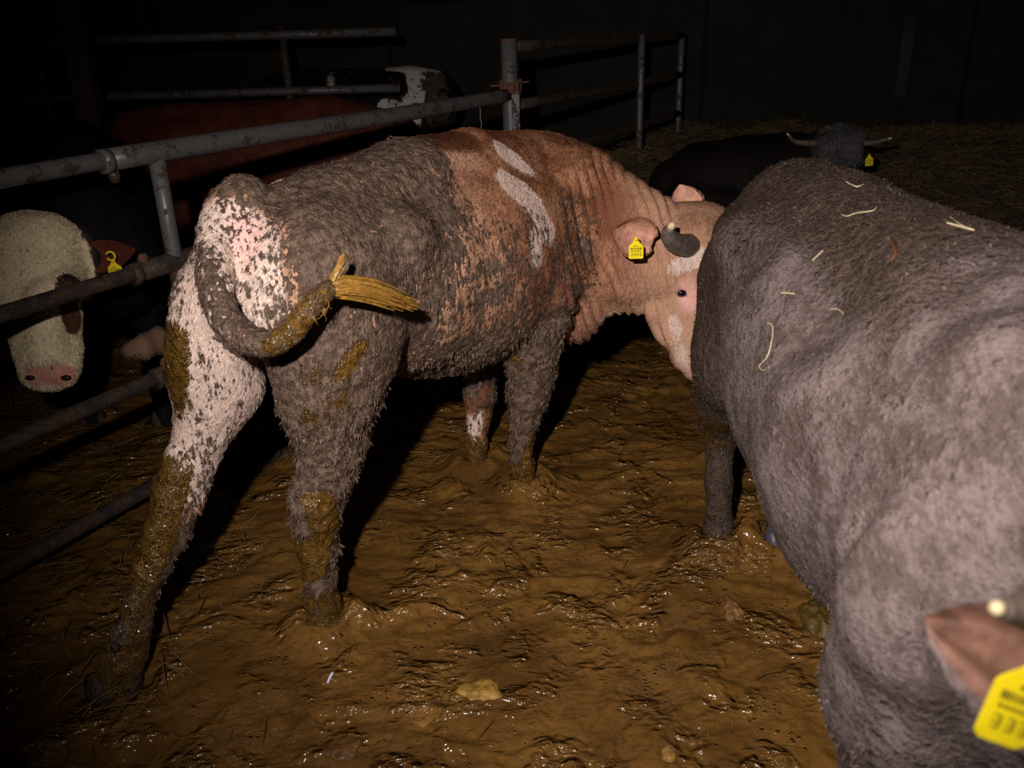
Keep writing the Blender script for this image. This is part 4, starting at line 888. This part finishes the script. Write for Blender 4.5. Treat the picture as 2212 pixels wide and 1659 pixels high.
# ------------------------------------------------------------------ straw and litter
def stalk(ctrl, r=0.0025, n=12, flat=1.0): return tube(spline(ctrl, n), np.interp(np.linspace(0, 1, n), [0, .1, .9, 1], [r*.6, r, r, r*.4]), 5)
def straws(name, n, box_, ln, rad, seed, keep=None, mat=STRAW_D, lift=0.03):
    rng = np.random.default_rng(seed); x = rng.uniform(box_[0], box_[1], n); y = rng.uniform(box_[2], box_[3], n)
    if keep is not None: k = keep(x, y, rng); x, y = x[k], y[k]
    n = len(x); z = ground(x, y)+rng.random(n)*lift; a = rng.uniform(0, 2*math.pi, n); el = rng.normal(0, .25, n); L = ln*(.4+rng.random(n))
    d = np.stack([np.cos(a)*np.cos(el), np.sin(a)*np.cos(el), np.sin(el)], 1); s = np.stack([-np.sin(a), np.cos(a), 0*a], 1)*rad; u_ = np.array((0, 0, rad))
    p = np.stack([x, y, z], 1); q = p+d*L[:, None]; q[:, 2] = np.maximum(q[:, 2], ground(q[:, 0], q[:, 1])-.01); m_ = (p+q)/2+np.stack([0*x, 0*x, L*.08*rng.random(n)], 1)
    VV = np.stack([p-s, p+s, p+u_, m_-s, m_+s, m_+u_, q], 1).reshape(-1, 3); b_ = np.arange(n)[:, None]*7
    T = np.concatenate([b_+np.array(t) for t in ((0, 1, 4), (0, 4, 3), (1, 2, 5), (1, 5, 4), (2, 0, 3), (2, 3, 5), (3, 4, 6), (4, 5, 6), (5, 3, 6))], 0)
    return mesh_obj(name, VV, T, mat)
o = straws('straw_bedding', 26000, (-1.0, 5.6, 4.6, 8.4), .16, .0022, 41, lambda x, y, r: (r.random(len(x)) < sstep(4.6, 6.2, y))*(x > 0.55*(y-5.2)-.3) > 0, lift=.07)
tag(o, 'loose straw bedding on the raised floor along the back wall', 'straw', kind='stuff')
o = straws('litter_straw', 900, (-3.2, -.8, 1.6, 4.2), .14, .0018, 42, lambda x, y, r: (x < -.85)*(r.random(len(x)) < .8) > 0, lift=.02)
tag(o, 'scattered straw in the dark mud under the pen fence', 'straw', kind='stuff')
o = straws('mud_straw', 260, (-1.2, 1.2, 1.5, 4.2), .07, .0014, 43, mat=plain('soaked_straw', lin(112, 78, 34), .4, .3), lift=.012)
tag(o, 'short soaked straw bits stuck in the slurry', 'straw', kind='stuff')
dg = bpy.context.evaluated_depsgraph_get()
def on_body(px, py, lift=0.004):
    d = ray(px, py); dn = unit(d)
    dg.update()
    hit, loc, nr, *_ = scene.ray_cast(dg, CAM.tolist(), dn.tolist()); return np.array(loc)-dn*lift
STK = [([(1815, 462), (1830, 467), (1850, 460), (1885, 455), (1897, 443)], .0022, 'long bent pale straw stalk lying across the grey bull rump'),
       ([(1755, 563), (1766, 552), (1779, 540)], .003, 'short stiff yellow straw on the grey bull flank below the hip'),
       ([(1686, 633), (1700, 633), (1717, 635)], .003, 'small flat pale straw on the grey bull thigh'),
       ([(1652, 698), (1668, 703), (1668, 730), (1658, 770), (1640, 790), (1648, 800), (1664, 792)], .0022, 'long hooked white straw hanging down the grey bull thigh'),
       ([(1825, 391), (1842, 400), (1853, 403), (1868, 397)], .003, 'bent straw on top of the grey bull rump'),
       ([(2044, 481), (2070, 488), (2105, 497)], .0035, 'straight flat straw near the spine of the grey bull'),
       ([(2051, 467), (2070, 482), (2085, 490)], .0022, 'thin straw crossing the flat one near the grey bull spine'),
       ([(1792, 668), (1810, 668), (1822, 678)], .0013, 'thin curled fibre on the grey bull flank')]
for pts, r_, lab in STK:
    w_ = [on_body(*p) for p in pts]; bs = w_[0]
    tag(mesh_obj('straw_stalk', *stalk([p-bs for p in w_], r_*.62, 16), STRAW), lab, 'straw', 'straw stalks on the grey bull').location = bs.tolist()
w_ = [on_body(*p, .003) for p in ((1925, 512), (1930, 528), (1935, 545), (1926, 562))]; bs = w_[0]
o = mesh_obj('dried_leaf', *tube(spline([p-bs for p in w_], 10), [.002, .004, .005, .005, .004, .004, .005, .004, .003, .001], 7), plain('dried_leaf', lin(74, 42, 24), .6, .4, 60)); o.location = bs.tolist()
tag(o, 'curled orange-brown scrap stuck to the grey bull flank', 'scrap')
p0 = fpt(fence_t(1035, 214), 1.243-.036); o = mesh_obj('straw_stalk', *stalk([(0, 0, .02), (.004, 0, -.02), (.002, 0, -.06), (.008, 0, -.085), (.0, 0, -.12)], .0016, 14), STRAW); o.location = p0.tolist()
tag(o, 'thin straw stalk hanging from the top fence rail', 'straw')
# lumps of dung and half-sunk scraps lying in the slurry
for i, (x, y, sx, sy, c_n, lab) in enumerate([(1040, 1500, 48, 22, 'a', 'yellowish flat dung lump half sunk in the slurry'), (1580, 1318, 20, 26, 'b', 'brown dung clod beside the grey bull belly'), (1440, 1640, 16, 24, 'c', 'small tan clod in the foreground slurry'),
        (1765, 1345, 36, 40, 'd', 'yellowish-brown fresh dung heap by the grey bull foreleg'), (905, 1560, 30, 18, 'e', 'ragged tan straw clump in the slurry'), (560, 985, 70, 50, 'f', 'dark straw-matted manure mound behind the brown bull legs'), (740, 1620, 40, 22, 'g', 'dark clod with straw bits in the foreground slurry')]):
    p = Pz(x, y, .01); m = pxm(p); z = float(ground(np.array(p[0]), np.array(p[1])))
    sv, sf = sphere((0, 0, 0), 1.0, 40, 24, (sx*m, sy*m*1.5, min(sx, sy)*m*(.75 if c_n in 'bdf' else .4)))
    sv = sv*(1+.5*fbm(sv*28+i*5, 4)[:, None])
    mt = {'a': lin(150, 112, 48), 'b': lin(120, 82, 44), 'c': lin(150, 108, 56), 'd': lin(88, 68, 28), 'e': lin(130, 92, 44), 'f': lin(66, 46, 32), 'g': lin(96, 62, 30)}[c_n]
    o = mesh_obj('dung_lump', sv, sf, plain('clod_'+c_n, mt, .38, .35, 45, .8, .01)); o.location = (p[0], p[1], z)
    tag(o, lab, 'dung')
p = Pz(707, 1476, .02); o = mesh_obj('feather', *stalk([(0, 0, 0), (.006, .012, .01), (.012, .028, .014)], .004, 10), plain('feather', lin(210, 205, 215), .5)); o.location = (p[0], p[1], float(ground(np.array(p[0]), np.array(p[1])))+.004)
tag(o, 'tiny white feather lying on the slurry', 'feather')
